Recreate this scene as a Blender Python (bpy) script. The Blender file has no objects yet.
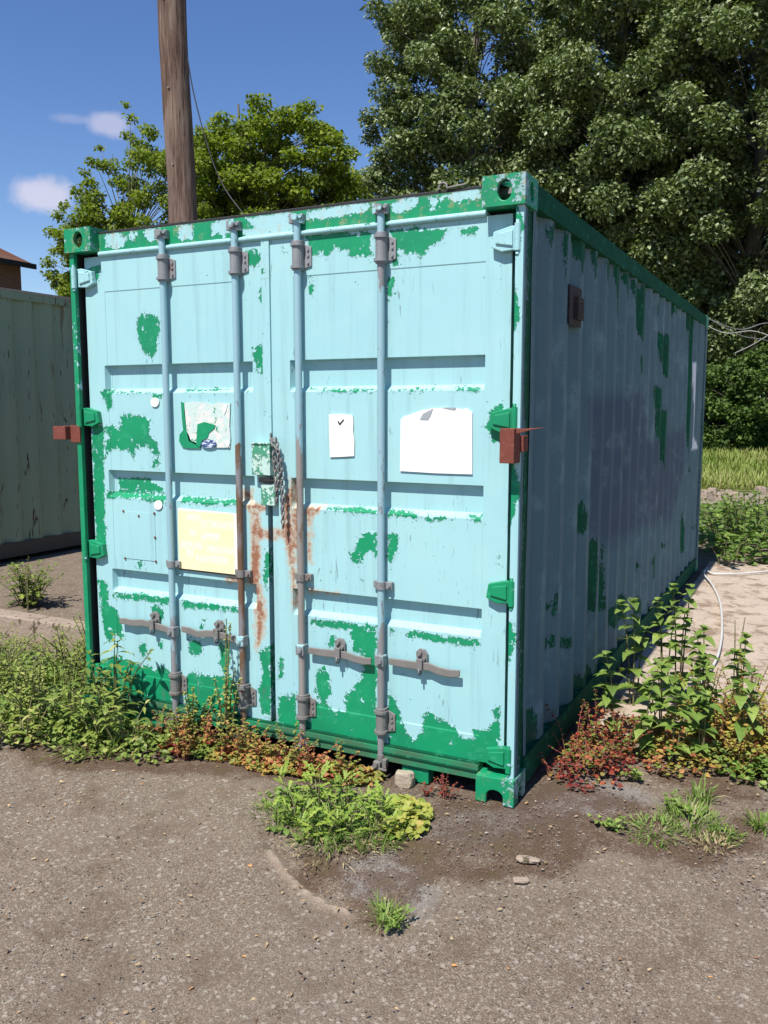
import bpy, math, random
import numpy as np
from mathutils import Vector, noise as mnoise
random.seed(7); RNG = np.random.default_rng(7)
R = math.radians
scene = bpy.context.scene
col = scene.collection

# ------------------------------------------------------------------ camera, sky, sun, exposure
CP = np.array([3.5255, -3.3613, 1.6823]); YAW, PIT, FPX = -0.467221, -0.119892, 866.05
cam_d = bpy.data.cameras.new('camera'); cam = bpy.data.objects.new('camera', cam_d); col.objects.link(cam)
cam.location = CP; cam.rotation_euler = (math.pi/2 + PIT, 0, -YAW)
cam_d.sensor_fit = 'VERTICAL'; cam_d.sensor_height = 24; cam_d.lens = FPX/1024*24
cam_d.clip_end = 600; cam_d.clip_start = 0.05
scene.camera = cam
scene.render.resolution_x = 768; scene.render.resolution_y = 1024
scene.view_settings.view_transform = 'Standard'; scene.view_settings.look = 'None'
scene.view_settings.exposure = 0.52; scene.view_settings.gamma = 1

TOSUN = Vector((-0.05, -0.624, 1.0)).normalized()
EL = math.asin(TOSUN.z)
sun_d = bpy.data.lights.new('sun', 'SUN'); sun = bpy.data.objects.new('sun', sun_d); col.objects.link(sun)
sun_d.energy = 4.9; sun_d.angle = R(0.53); sun_d.color = (1, 0.955, 0.88)
sun.rotation_euler = TOSUN.to_track_quat('Z', 'Y').to_euler(); sun.location = (0, -5, 12)

def ray(px, py):
    fw = np.array([math.sin(YAW)*math.cos(PIT), math.cos(YAW)*math.cos(PIT), math.sin(PIT)])
    r = np.cross(fw, [0, 0, 1]); r /= np.linalg.norm(r); u = np.cross(r, fw)
    return fw*FPX + r*(px-384) - u*(py-512)
def hit(px, py, ax, v):
    d = ray(px, py); return CP + d*(v-CP[ax])/d[ax]
def F(px, py, y=0.06): p = hit(px, py, 1, y); return (p[0], p[2])      # measured on the container's front
def S(px, py, x=2.42): p = hit(px, py, 0, x); return (p[1], p[2])      # measured on its side wall
def G(px, py, z=0.0): p = hit(px, py, 2, z); return (p[0], p[1])       # measured on the ground
def AT(px, py, d): r = ray(px, py); return CP + r*d/math.hypot(r[0], r[1])

world = bpy.data.worlds.new('World'); scene.world = world; world.use_nodes = True
wn = world.node_tree.nodes; wl = world.node_tree.links; wn.clear()
wo = wn.new('ShaderNodeOutputWorld'); bg = wn.new('ShaderNodeBackground'); bg.inputs[1].default_value = 0.066
sky = wn.new('ShaderNodeTexSky'); sky.sky_type = 'NISHITA'; sky.sun_disc = False
sky.sun_elevation = EL; sky.sun_rotation = math.atan2(TOSUN.x, TOSUN.y); sky.air_density = 1.0; sky.dust_density = 0.0; sky.ozone_density = 2.5
hs = wn.new('ShaderNodeHueSaturation'); hs.inputs['Saturation'].default_value = 1.20; hs.inputs['Value'].default_value = 1.46
hs.inputs['Hue'].default_value = 0.512
wl.new(sky.outputs[0], hs.inputs['Color'])
tc = wn.new('ShaderNodeTexCoord'); nz = wn.new('ShaderNodeTexNoise'); nz.inputs['Scale'].default_value = 14; nz.inputs['Detail'].default_value = 9
nz.inputs['Roughness'].default_value = 0.6
wl.new(tc.outputs['Generated'], nz.inputs['Vector'])
prev = hs.outputs[0]
def wmath(op, a, b=None, c=None):
    n = wn.new('ShaderNodeMath'); n.operation = op
    for i, x in enumerate((a, b, c)):
        if x is None: continue
        if isinstance(x, (int, float)): n.inputs[i].default_value = x
        else: wl.new(x, n.inputs[i])
    return n.outputs[0]
for (px, py, rw, rh, amt) in ((38, 196, 33, 18, 0.75), (108, 124, 24, 13, 0.5), (70, 119, 20, 6, 0.2)):
    d = Vector(ray(px, py)).normalized(); hx = Vector((d.y, -d.x, 0)).normalized(); up = hx.cross(d)
    def dot(v, s):
        n = wn.new('ShaderNodeVectorMath'); n.operation = 'DOT_PRODUCT'; wl.new(tc.outputs['Generated'], n.inputs[0]); n.inputs[1].default_value = v
        return wmath('MULTIPLY', n.outputs['Value'], s)
    L = math.hypot(*(np.array([px-384, py-512]))); LL = math.hypot(L, FPX)
    a = dot(hx, LL/rw); b = dot(up, LL/rh)
    q = wmath('SQRT', wmath('ADD', wmath('MULTIPLY', a, a), wmath('MULTIPLY', b, b)))
    q = wmath('ADD', q, wmath('MULTIPLY', wmath('SUBTRACT', nz.outputs['Fac'], 0.5), 2.2))
    fwd = wn.new('ShaderNodeVectorMath'); fwd.operation = 'DOT_PRODUCT'; wl.new(tc.outputs['Generated'], fwd.inputs[0]); fwd.inputs[1].default_value = d
    mr = wn.new('ShaderNodeMapRange'); mr.interpolation_type = 'SMOOTHSTEP'
    mr.inputs['From Min'].default_value = 1.15; mr.inputs['From Max'].default_value = 0.35
    mr.inputs['To Min'].default_value = 0; mr.inputs['To Max'].default_value = amt
    wl.new(q, mr.inputs['Value'])
    k = wmath('MULTIPLY', mr.outputs[0], wmath('GREATER_THAN', fwd.outputs['Value'], 0.5))
    mx = wn.new('ShaderNodeMixRGB'); wl.new(k, mx.inputs[0]); wl.new(prev, mx.inputs[1]); mx.inputs[2].default_value = (8.2, 7.9, 9.2, 1)
    prev = mx.outputs[0]
wl.new(prev, bg.inputs[0]); wl.new(bg.outputs[0], wo.inputs[0])

# ------------------------------------------------------------------ tagging and mesh helpers
def tag(o, label=None, cat=None, group=None, kind=None):
    if label: o['label'] = label
    if cat: o['category'] = cat
    if group: o['group'] = group
    if kind: o['kind'] = kind
    return o
def empty(name, loc, label=None, cat=None, group=None):
    o = bpy.data.objects.new(name, None); col.objects.link(o); o.location = loc; o.empty_display_size = 0.2
    return tag(o, label, cat, group)
def worigin(o):
    v = Vector((0, 0, 0))
    while o: v += o.location; o = o.parent
    return v
def link_mesh(name, me, mats, parent, at=None):
    """verts are in world space; the object's origin is put at `at` or at its parent"""
    o = bpy.data.objects.new(name, me); col.objects.link(o)
    for m in (mats if isinstance(mats, (list, tuple)) else [mats]): me.materials.append(m)
    po = worigin(parent) if parent else Vector((0, 0, 0))
    if at is None: at = po
    at = Vector(at)
    me.transform(__import__('mathutils').Matrix.Translation(-at))
    if parent: o.parent = parent
    o.location = at - po
    return o
class MB:
    def __init__(s): s.v = []; s.f = []; s.m = []; s.sm = []
    def add(s, vs, fs, m=0, smooth=False):
        k = len(s.v); s.v += [tuple(map(float, p)) for p in vs]; s.f += [tuple(i+k for i in f) for f in fs]; s.m += [m]*len(fs); s.sm += [smooth]*len(fs); return s
    def box(s, x0, x1, y0, y1, z0, z1, m=0):
        return s.add([(x0,y0,z0),(x1,y0,z0),(x1,y1,z0),(x0,y1,z0),(x0,y0,z1),(x1,y0,z1),(x1,y1,z1),(x0,y1,z1)],
                     [(0,3,2,1),(4,5,6,7),(0,1,5,4),(1,2,6,5),(2,3,7,6),(3,0,4,7)], m)
    def tube(s, pts, r, n=10, m=0, caps=True, smooth=True):
        P = [Vector(p) for p in pts]; rs = r if isinstance(r, (list, tuple)) else [r]*len(P)
        vs = []; fs = []; t = (P[1]-P[0]).normalized(); a = t.orthogonal().normalized()
        for i, p in enumerate(P):
            t = (P[min(i+1, len(P)-1)]-P[max(i-1, 0)]).normalized(); a = (a-t*a.dot(t)).normalized(); b = t.cross(a)
            for k in range(n):
                q = 2*math.pi*k/n; vs.append(p+(a*math.cos(q)+b*math.sin(q))*rs[i])
        for i in range(len(P)-1):
            for k in range(n): fs.append((i*n+k, i*n+(k+1) % n, (i+1)*n+(k+1) % n, (i+1)*n+k))
        s.add(vs, fs, m, smooth)
        if caps:
            s.add(vs[:n][::-1], [tuple(range(n))], m); s.add(vs[-n:], [tuple(range(n))], m)
        return s
    def prism(s, poly, ax, a, b, m=0):
        """polygon in the two other axes, extruded along axis ax from a to b"""
        def pt(p, t):
            l = list(p); l.insert(ax, t); return l
        n = len(poly)
        ar = sum(poly[i][0]*poly[(i+1) % n][1]-poly[(i+1) % n][0]*poly[i][1] for i in range(n))
        pl = poly if ar > 0 else poly[::-1]
        vs = [pt(p, a) for p in pl]+[pt(p, b) for p in pl]
        fs = [tuple(range(n))[::-1], tuple(range(n, 2*n))]+[(i, (i+1) % n, n+(i+1) % n, n+i) for i in range(n)]
        if ax == 1: fs = [f[::-1] for f in fs]
        return s.add(vs, fs, m)
    def bolt(s, x, y, z, ax=1, r=0.007, h=0.008, m=0):
        d = [0, 0, 0]; d[ax] = -h if ax == 1 else h
        return s.tube([(x, y, z), (x+d[0], y+d[1], z+d[2])], r, 8, m, smooth=False)
    def build(s, name, mats, parent=None, bevel=0, at=None):
        me = bpy.data.meshes.new(name); me.from_pydata(s.v, [], s.f)
        me.polygons.foreach_set('material_index', s.m); me.polygons.foreach_set('use_smooth', s.sm); me.update()
        o = link_mesh(name, me, mats, parent, at)
        if bevel:
            b = o.modifiers.new('bevel', 'BEVEL'); b.width = bevel; b.segments = 2; b.limit_method = 'ANGLE'; b.angle_limit = R(40); b.harden_normals = False
        return o
def npmesh(name, V, Fc, mats, parent=None, attrs=None, smooth=False, at=None):
    V = np.asarray(V, np.float32).reshape(-1, 3); Fc = np.asarray(Fc, np.int32); M, k = Fc.shape
    me = bpy.data.meshes.new(name); me.vertices.add(len(V)); me.vertices.foreach_set('co', V.ravel())
    me.loops.add(M*k); me.loops.foreach_set('vertex_index', Fc.ravel())
    me.polygons.add(M); me.polygons.foreach_set('loop_start', np.arange(M, dtype=np.int32)*k)
    me.polygons.foreach_set('use_smooth', np.full(M, smooth))
    me.update(calc_edges=True)
    for a, d in (attrs or {}).items():
        at_ = me.attributes.new(a, 'FLOAT', 'POINT'); at_.data.foreach_set('value', np.asarray(d, np.float32))
    return link_mesh(name, me, mats, parent, at)

# ------------------------------------------------------------------ node helpers and materials
class NT:
    def __init__(s, name):
        s.mat = bpy.data.materials.new(name); s.mat.use_nodes = True; s.n = s.mat.node_tree.nodes; s.l = s.mat.node_tree.links; s.n.clear()
        s.out = s.n.new('ShaderNodeOutputMaterial'); s.b = s.n.new('ShaderNodeBsdfPrincipled'); s.l.new(s.b.outputs[0], s.out.inputs[0])
        s.geo = s.n.new('ShaderNodeNewGeometry'); s.pos = s.geo.outputs['Position']
    def put(s, sock, x):
        if hasattr(x, 'links') or isinstance(x, bpy.types.NodeSocket): s.l.new(x, sock)
        elif isinstance(x, (tuple, list)) and len(x) == 3 and sock.type == 'RGBA': sock.default_value = (*x, 1)
        else: sock.default_value = x
    def math(s, op, a, b=None, c=None, clamp=False):
        n = s.n.new('ShaderNodeMath'); n.operation = op; n.use_clamp = clamp
        for i, x in enumerate((a, b, c)):
            if x is not None: s.put(n.inputs[i], x)
        return n.outputs[0]
    def vec(s, scale, src=None):
        n = s.n.new('ShaderNodeVectorMath'); n.operation = 'MULTIPLY'; s.l.new(src or s.pos, n.inputs[0]); n.inputs[1].default_value = scale; return n.outputs[0]
    def noise(s, scale, detail=4, rough=0.55, v=None, dist=0):
        n = s.n.new('ShaderNodeTexNoise'); n.inputs['Scale'].default_value = scale; n.inputs['Detail'].default_value = detail
        n.inputs['Roughness'].default_value = rough; n.inputs['Distortion'].default_value = dist; s.l.new(v or s.pos, n.inputs['Vector']); return n.outputs['Fac']
    def voro(s, scale, feature='F1', out='Distance', v=None):
        n = s.n.new('ShaderNodeTexVoronoi'); n.feature = feature; n.inputs['Scale'].default_value = scale; s.l.new(v or s.pos, n.inputs['Vector']); return n.outputs[out]
    def step(s, x, a, b, lo=0, hi=1, smooth=True):
        n = s.n.new('ShaderNodeMapRange'); n.interpolation_type = 'SMOOTHSTEP' if smooth else 'LINEAR'
        s.put(n.inputs['Value'], x); n.inputs['From Min'].default_value = a; n.inputs['From Max'].default_value = b
        n.inputs['To Min'].default_value = lo; n.inputs['To Max'].default_value = hi; return n.outputs[0]
    def mix(s, f, a, b, mode='MIX'):
        n = s.n.new('ShaderNodeMixRGB'); n.blend_type = mode; s.put(n.inputs[0], f); s.put(n.inputs[1], a); s.put(n.inputs[2], b); return n.outputs[0]
    def attr(s, name):
        n = s.n.new('ShaderNodeAttribute'); n.attribute_name = name; return n.outputs['Fac']
    def bump(s, h, dist=0.01, strength=1.0, prev=None):
        n = s.n.new('ShaderNodeBump'); n.inputs['Distance'].default_value = dist; n.inputs['Strength'].default_value = strength
        s.l.new(h, n.inputs['Height'])
        if prev: s.l.new(prev, n.inputs['Normal'])
        return n.outputs[0]
    def ramp(s, x, stops):
        n = s.n.new('ShaderNodeValToRGB'); s.put(n.inputs[0], x); e = n.color_ramp.elements
        while len(e) < len(stops): e.new(0.5)
        for i, (p, c) in enumerate(stops): e[i].position = p; e[i].color = (*c, 1)
        return n.outputs[0]
    def xyz(s):
        n = s.n.new('ShaderNodeSeparateXYZ'); s.l.new(s.pos, n.inputs[0]); return n.outputs
    def done(s, color, rough=0.6, metal=0.0, normal=None, spec=0.5):
        s.put(s.b.inputs['Base Color'], color); s.put(s.b.inputs['Roughness'], rough); s.put(s.b.inputs['Metallic'], metal)
        s.b.inputs['Specular IOR Level'].default_value = spec
        if normal: s.l.new(normal, s.b.inputs['Normal'])
        return s.mat

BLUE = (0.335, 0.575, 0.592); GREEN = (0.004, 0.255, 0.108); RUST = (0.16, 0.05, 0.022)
def paint(name, bias=-0.2, amp=0.05, blue=BLUE, green=GREEN, rustb=0.0, scale=9.0, dirt=0.0, vstreak=False, rough=0.5, speck=0.0, spec=0.4):
    t = NT(name)
    src = t.vec((1.6, 1.6, 0.35)) if vstreak else t.pos
    n1 = t.noise(scale, 6, 0.62, src); n2 = t.noise(55, 5, 0.72); n3 = t.noise(1.3, 3)
    g = t.math('ADD', t.attr('g'), bias)
    g = t.math('ADD', g, t.math('MULTIPLY', t.math('SUBTRACT', n1, 0.5), amp))
    g = t.math('ADD', g, t.math('MULTIPLY', t.math('SUBTRACT', n2, 0.5), 0.062))
    mask = t.step(g, -0.0004, 0.0008, smooth=False)
    spk = t.step(t.math('ADD', t.noise(85, 4, 0.65), t.math('MULTIPLY', t.math('MAXIMUM', t.math('ADD', g, 0.035), 0.0), 3.2)), 0.715, 0.725)
    mask = t.math('MAXIMUM', mask, t.math('MULTIPLY', spk, t.step(g, -0.036, -0.030)))
    rem = t.step(t.math('SUBTRACT', t.noise(42, 6, 0.7), t.math('MULTIPLY', t.math('MAXIMUM', g, 0.0), 5.5)), 0.525, 0.535)
    if name == 'flaking blue door paint': rem = t.math('MAXIMUM', rem, t.step(t.noise(17, 6, 0.72), 0.635, 0.642))
    mask = t.math('MULTIPLY', mask, t.math('SUBTRACT', 1.0, rem))
    edge = t.math('MULTIPLY', t.step(g, -0.005, -0.0004, 0, 0.6), t.math('SUBTRACT', 1.0, mask))
    # small chips where the top coat has gone
    chip = t.step(t.noise(38, 5, 0.6), 0.70-speck, 0.715-speck)
    chip = t.math('MULTIPLY', chip, t.step(t.noise(2.3, 3), 0.48, 0.6))
    b = t.mix(t.step(n3, 0.3, 0.75, 0, 0.5), blue, tuple(c*f for c, f in zip(blue, (0.84, 0.92, 0.97))))
    b = t.mix(t.attr('b'), b, (0.080, 0.105, 0.145))
    streak = t.noise(1.0, 5, 0.6, t.vec((26, 26, 1.1)))
    b = t.mix(t.step(streak, 0.48, 0.78, 0, 0.42), b, tuple(c*0.62 for c in blue))
    b = t.mix(t.step(t.noise(5, 5, 0.65), 0.5, 0.75, 0, 0.22), b, (0.42, 0.62, 0.60))
    b = t.mix(edge, b, tuple(min(1, c*1.25) for c in blue))
    gr = t.mix(t.step(t.noise(6, 4), 0.35, 0.7, 0, 0.6), green, tuple(c*k for c, k in zip(green, (1.8, 0.72, 0.8))))
    gr = t.mix(t.step(t.noise(22, 5, 0.7), 0.54, 0.72, 0, 0.5), gr, (0.05, 0.36, 0.20))
    c = t.mix(mask, b, gr)
    c = t.mix(t.math('MULTIPLY', chip, t.math('SUBTRACT', 1, mask)), c, gr)
    # deep scratches and rust freckles
    scr = t.math('MULTIPLY', t.step(t.noise(1, 2, 0.5, t.vec((60, 60, 9)), 1.5), 0.66, 0.69), t.step(t.noise(3.1, 3), 0.52, 0.6))
    c = t.mix(t.math('MULTIPLY', scr, 0.55), c, (0.10, 0.13, 0.13))
    c = t.mix(t.attr('w'), c, (0.75, 0.78, 0.80))
    rr = t.math('ADD', t.math('ADD', t.attr('r'), rustb-0.45 if not name.startswith('flaking blue') and not name.startswith('post') else rustb), t.math('MULTIPLY', t.math('SUBTRACT', t.noise(24, 7, 0.78), 0.5), 2.6))
    rr = t.math('ADD', rr, t.math('MULTIPLY', t.math('SUBTRACT', t.noise(1, 4, 0.6, t.vec((30, 30, 5))), 0.5), 1.0))
    rm = t.math('MULTIPLY', t.step(rr, 0.50, 0.95), 0.85); halo = t.step(rr, 0.05, 0.6, 0, 0.65)
    rc = t.mix(t.noise(50, 4), (0.32, 0.095, 0.03), (0.16, 0.048, 0.022))
    c = t.mix(halo, c, (0.50, 0.30, 0.16)); c = t.mix(rm, c, rc)
    dz = t.math('ADD', t.attr('d'), dirt); dm = t.math('MULTIPLY', t.step(t.math('ADD', dz, t.math('MULTIPLY', t.math('SUBTRACT', t.noise(7, 6, 0.65), 0.5), 0.9)), 0.35, 0.8), 0.75)
    c = t.mix(dm, c, (0.085, 0.085, 0.06))
    h = t.math('ADD', t.math('MULTIPLY', mask, -0.9), t.math('MULTIPLY', edge, 0.35))
    nrm = t.bump(h, 0.0028); nrm = t.bump(t.noise(2.2, 2), 0.010, 0.5, nrm); nrm = t.bump(t.noise(130, 3), 0.0006, 0.6, nrm)
    return t.done(c, t.math('ADD', rough, t.math('MULTIPLY', rm, 0.35)), 0, nrm, spec)

def rusty(name, a=(0.19, 0.062, 0.035), b=(0.10, 0.03, 0.02), c=(0.27, 0.11, 0.06)):
    t = NT(name); n = t.noise(18, 6, 0.65); x = t.mix(n, a, b); x = t.mix(t.step(t.noise(55, 4, 0.7), 0.55, 0.7), x, c)
    return t.done(x, 0.85, 0, t.bump(t.noise(90, 5, 0.7), 0.002), 0.3)
def metal(name, base=(0.30, 0.31, 0.32), rust=0.0, blue=-0.3):
    t = NT(name); x = t.mix(t.noise(14, 5), base, tuple(k*0.62 for k in base))
    x = t.mix(t.step(t.math('ADD', t.noise(11, 5, 0.6), blue), 0.5, 0.53), x, BLUE)
    x = t.mix(t.step(t.math('ADD', t.noise(26, 6, 0.7), rust), 0.60, 0.72), x, (0.17, 0.075, 0.045))
    return t.done(x, 0.6, 0.25, t.bump(t.noise(120, 4), 0.001), 0.4)
def rodmat(name, segs, base=(0.30, 0.31, 0.34), bare=(0.17, 0.145, 0.13)):
    """blue tube whose paint has gone below a given height; segs = (z below which it is bare, softness), rust amount"""
    z0, patch, rust = segs
    t = NT(name); z = t.xyz()[2]
    v = t.vec((1, 1, 0.28)); n = t.noise(20, 5, 0.6, v)
    k = t.math('ADD', t.math('MULTIPLY', t.math('SUBTRACT', z0, z), 2.2), t.math('MULTIPLY', t.math('SUBTRACT', n, 0.5), 3.0))
    m = t.step(k, 0.0, 0.12)
    pm = t.step(t.math('ADD', n, patch), 0.60, 0.615)
    m = t.math('MAXIMUM', m, pm)
    c = t.mix(t.step(t.noise(30, 4, 0.5, v), 0.4, 0.6, 0, 0.35), tuple(b*f for b, f in zip(BLUE, (0.82, 0.8, 0.86))), (0.30, 0.42, 0.50))
    mc = t.mix(t.noise(9, 4, 0.6, v), base, bare); mc = t.mix(t.step(t.math('ADD', t.noise(16, 6, 0.7, v), rust), 0.55, 0.7), mc, (0.15, 0.085, 0.05))
    c = t.mix(m, c, mc)
    return t.done(c, 0.5, 0.1, t.bump(m, 0.0008, -0.8), 0.5)

M = {}
M['door'] = paint('flaking blue door paint', bias=-0.002, amp=0.042, scale=15, speck=0.0)
M['side'] = paint('flaking shade toned side paint', bias=-0.012, amp=0.13, scale=7, vstreak=True, speck=0.03, blue=(0.115, 0.188, 0.205), green=(0.004, 0.085, 0.04), rough=0.75, spec=0.15, dirt=0.05)  # blue and green darkened so the colour carries the wall's shade
M['rail'] = paint('green rail paint', bias=0.06, amp=0.12, speck=0.02)
M['rail_dark'] = paint('worn green rail paint', bias=0.05, amp=0.10, green=(0.004, 0.075, 0.036), dirt=0.12, blue=(0.10, 0.2, 0.2), rough=0.8, spec=0.1)
M['hinge_g'] = paint('hinge green', bias=0.03, amp=0.16)
M['hinge_b'] = paint('hinge blue', bias=-0.018, amp=0.10)
M['post'] = paint('post paint', rough=0.6, spec=0.25, bias=-0.005, amp=0.10, scale=4, vstreak=True, rustb=0.0)
M['cast'] = paint('casting paint', blue=(0.26, 0.42, 0.42), bias=0.016, amp=0.15, scale=8, rustb=0.42)
M['lockbox'] = paint('lock box paint', bias=-0.002, amp=0.14, scale=14, blue=(0.45, 0.62, 0.55), green=(0.05, 0.30, 0.17), rustb=0.02, dirt=0.05)
M['rust'] = rusty('rusty steel'); M['rust_red'] = rusty('red brown primer', (0.20, 0.060, 0.042), (0.13, 0.036, 0.026), (0.25, 0.09, 0.06))
M['metal'] = metal('dull grey steel'); M['metal_r'] = metal('rusting grey steel', (0.26, 0.25, 0.24), 0.05); M['metal_b'] = metal('steel with blue paint', blue=-0.05)
M['handle'] = metal('handle steel', (0.27, 0.25, 0.23), 0.0)
t = NT('black rubber'); M['rubber'] = t.done((0.012, 0.013, 0.014), 0.7, 0, t.bump(t.noise(60), 0.002))
t = NT('roof steel'); M['roof'] = t.done(t.mix(t.noise(3, 6), (0.30, 0.42, 0.40), (0.18, 0.13, 0.09)), 0.7, 0, t.bump(t.noise(40), 0.003))

# ------------------------------------------------------------------ traced marks: polygon -> signed distance
def crop(ox, oy, s, pts): return [(ox+x/s, oy+y/s) for x, y in pts]
def sdf(P, Q, polys):
    """signed distance in metres (positive inside), clamped to +-0.08"""
    out = np.full(P.shape, -0.08)
    for poly in polys:
        A = np.array(poly); B = np.roll(A, -1, 0)
        x0, y0 = A.min(0)-0.08; x1, y1 = A.max(0)+0.08
        sel = (P > x0) & (P < x1) & (Q > y0) & (Q < y1)
        if not sel.any(): continue
        p = P[sel]; q = Q[sel]; d = np.full(p.shape, 1e9); ins = np.zeros(p.shape, bool)
        for (ax, ay), (bx, by) in zip(A, B):
            ex, ey = bx-ax, by-ay; L = ex*ex+ey*ey+1e-12
            tt = np.clip(((p-ax)*ex+(q-ay)*ey)/L, 0, 1)
            d = np.minimum(d, np.hypot(p-ax-tt*ex, q-ay-tt*ey))
            if ay != by: ins ^= ((ay > q) != (by > q)) & (p < ex*(q-ay)/(by-ay)+ax)
        d = np.where(ins, d, -d); out[sel] = np.maximum(out[sel], np.clip(d, -0.08, 0.08))
    return out
cA = (40, 170, 2.954); cB = (280, 160, 2.743); cC = (40, 440, 2.954); cD = (260, 460, 2.56); cE = (490, 160, 2.763); cS = (490, 460, 2.763)
door_green_px = [
 crop(*cA, p) for p in [
  [(283,440),(300,420),(325,425),(355,440),(352,500),(335,558),(320,550),(305,545),(290,500),(285,470)],
  [(190,755),(215,752),(235,765),(234,728),(270,720),(328,730),(322,782),(345,800),(355,845),(340,848),(318,820),(285,825),(278,860),(260,830),(215,825),(192,850),(188,800),(205,790),(192,775)],
  [(180,650),(215,650),(213,700),(200,712),(195,680),(182,675)], [(325,660),(362,660),(362,675),(340,680)],
  [(628,520),(665,512),(665,612),(640,590),(628,550)], [(650,355),(660,335),(662,395),(650,390)],
  [(603,235),(652,232),(650,270),(632,290),(612,280),(605,255)], [(328,855),(352,850),(350,880),(332,878)],
  [(140,290),(180,280),(178,330),(160,325)], [(710,225),(735,225),(725,250)], [(200,652),(330,655),(330,660),(205,660)], [(415,648),(560,645),(555,652),(420,655)]]] + [
 crop(*cC, p) for p in [
  [(150,-45),(188,-45),(190,100),(197,345),(168,330),(160,200)],
  [(215,112),(310,115),(350,145),(358,162),(225,150)],
  [(195,152),(250,152),(372,164),(372,188),(340,186),(300,176),(250,174),(198,172)], [(412,165),(480,172),(580,178),(580,196),(520,192),(480,194),(440,184),(415,187)],
  [(210,448),(300,456),(385,466),(385,488),(300,476),(215,468)], [(420,475),(500,480),(585,490),(585,510),(500,502),(425,498)],
  [(170,415),(200,420),(205,480),(225,500),(240,540),(252,590),(225,575),(205,598),(190,570),(185,540),(175,480)],
  [(325,490),(350,485),(365,510),(362,540),(335,545),(330,515)], [(290,358),(300,358),(298,386),(290,384)],
  [(288,612),(310,598),(318,635),(300,642)], [(346,598),(362,600),(358,622)],
  [(180,650),(215,640),(240,642),(300,665),(330,665),(340,682),(358,664),(392,690),(392,800),(330,775),(150,740),(150,680)],
  [(433,580),(478,600),(482,632),(460,642),(440,630)], [(430,700),(445,685),(480,690),(510,700),(560,690),(590,740),(590,830),(430,800)],
  [(530,600),(560,600),(562,650),(545,700),(528,660)],
  [(645,628),(662,612),(684,605),(684,825),(655,810),(643,740),(660,690),(650,650)],
  [(664,320),(680,320),(682,390),(670,455),(660,420)], [(704,645),(718,650),(715,700),(706,690)],
  [(705,758),(730,765),(758,745),(760,850),(730,840),(705,820)], [(470,540),(485,530),(485,555),(470,560)]]] + [
 crop(*cD, p) for p in [
  [(160,118),(220,120),(300,128),(300,142),(240,137),(170,130)], [(330,128),(400,138),(420,148),(470,143),(495,150),(440,156),(400,150),(330,142)], [(530,142),(565,140),(568,160),(545,162)],
  [(240,208),(262,188),(300,184),(300,260),(285,235),(265,245),(262,266),(240,262),(225,245),(240,235)],
  [(325,190),(355,190),(352,235),(335,275),(325,268)], [(604,240),(618,238),(617,270),(605,265)],
  [(130,408),(180,412),(220,415),(300,425),(300,445),(230,438),(180,432),(130,425)], [(330,432),(352,435),(338,450)],
  [(372,440),(400,435),(440,445),(470,450),(565,460),(565,478),(500,475),(420,462),(380,455)],
  [(225,430),(300,435),(300,720),(210,700),(218,640),(213,600),(240,590),(262,540),(262,500),(240,492),(235,475)],
  [(140,555),(165,525),(178,545),(182,600),(165,622),(140,610)],
  [(48,605),(75,600),(80,655),(128,668),(135,615),(170,622),(195,645),(303,640),(303,760),(48,690)],
  [(328,600),(350,612),(362,660),(375,700),(395,715),(415,690),(418,655),(430,640),(460,665),(500,680),(520,712),(545,715),(545,690),(575,690),(600,670),(595,640),(613,632),(613,820),(328,760)],
  [(172,452),(190,448),(190,482),(176,480)], [(535,485),(550,485),(543,502)], [(47,505),(60,502),(62,555),(48,560)], [(254,308),(263,308),(260,326)],
  [(628,585),(640,585),(636,600)], [(305,0),(305,0),(306,1)]]] + [
 crop(*cB, p) for p in [
  [(75,200),(250,195),(250,268),(230,262),(200,270),(185,245),(165,252),(150,238),(130,270),(110,255),(95,274),(78,262)],
  [(303,190),(458,185),(445,225),(425,232),(410,245),(385,272),(370,262),(350,262),(325,245),(332,288),(310,292)],
  [(76,345),(85,318),(92,345),(88,374),(76,360)], [(291,320),(315,322),(312,355),(300,390),(291,384)],
  [(493,185),(552,180),(520,210),(500,208)], [(5,235),(17,230),(12,252)],
  [(75,627),(250,628),(250,635),(120,638)], [(300,628),(420,625),(400,633),(300,634)], [(465,628),(500,620),(558,622),(545,632),(475,637)],
  [(570,690),(600,668),(620,680),(630,690),(632,745),(600,770),(582,776),(566,740)]]]
door_green = [[F(*p) for p in q] for q in door_green_px]
door_rust = [[F(*p) for p in crop(*cC, q)] for q in [
  [(735,120),(758,110),(764,330),(735,320)], [(610,185),(660,190),(660,205),(612,205)], [(628,265),(760,262),(760,295),(630,292)], [(622,210),(645,210),(652,560),(636,570),(628,400)],
  [(540,402),(600,402),(600,425),(545,420)], [(612,400),(640,410),(640,430),(612,425)], [(655,430),(665,560),(640,620),(636,520)], [(590,150),(615,150),(612,180),(590,185)]]] + [[F(*p) for p in crop(*cD, q)] for q in [
  [(62,90),(92,85),(92,265),(75,270),(62,200)], [(118,118),(155,122),(150,132),(122,160)], [(122,130),(132,140),(130,260),(122,260)], [(80,270),(95,280),(92,380),(84,370)], [(0,375),(14,380),(12,430),(0,440)], [(120,330),(200,340),(200,346),(122,340)]]]
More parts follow.
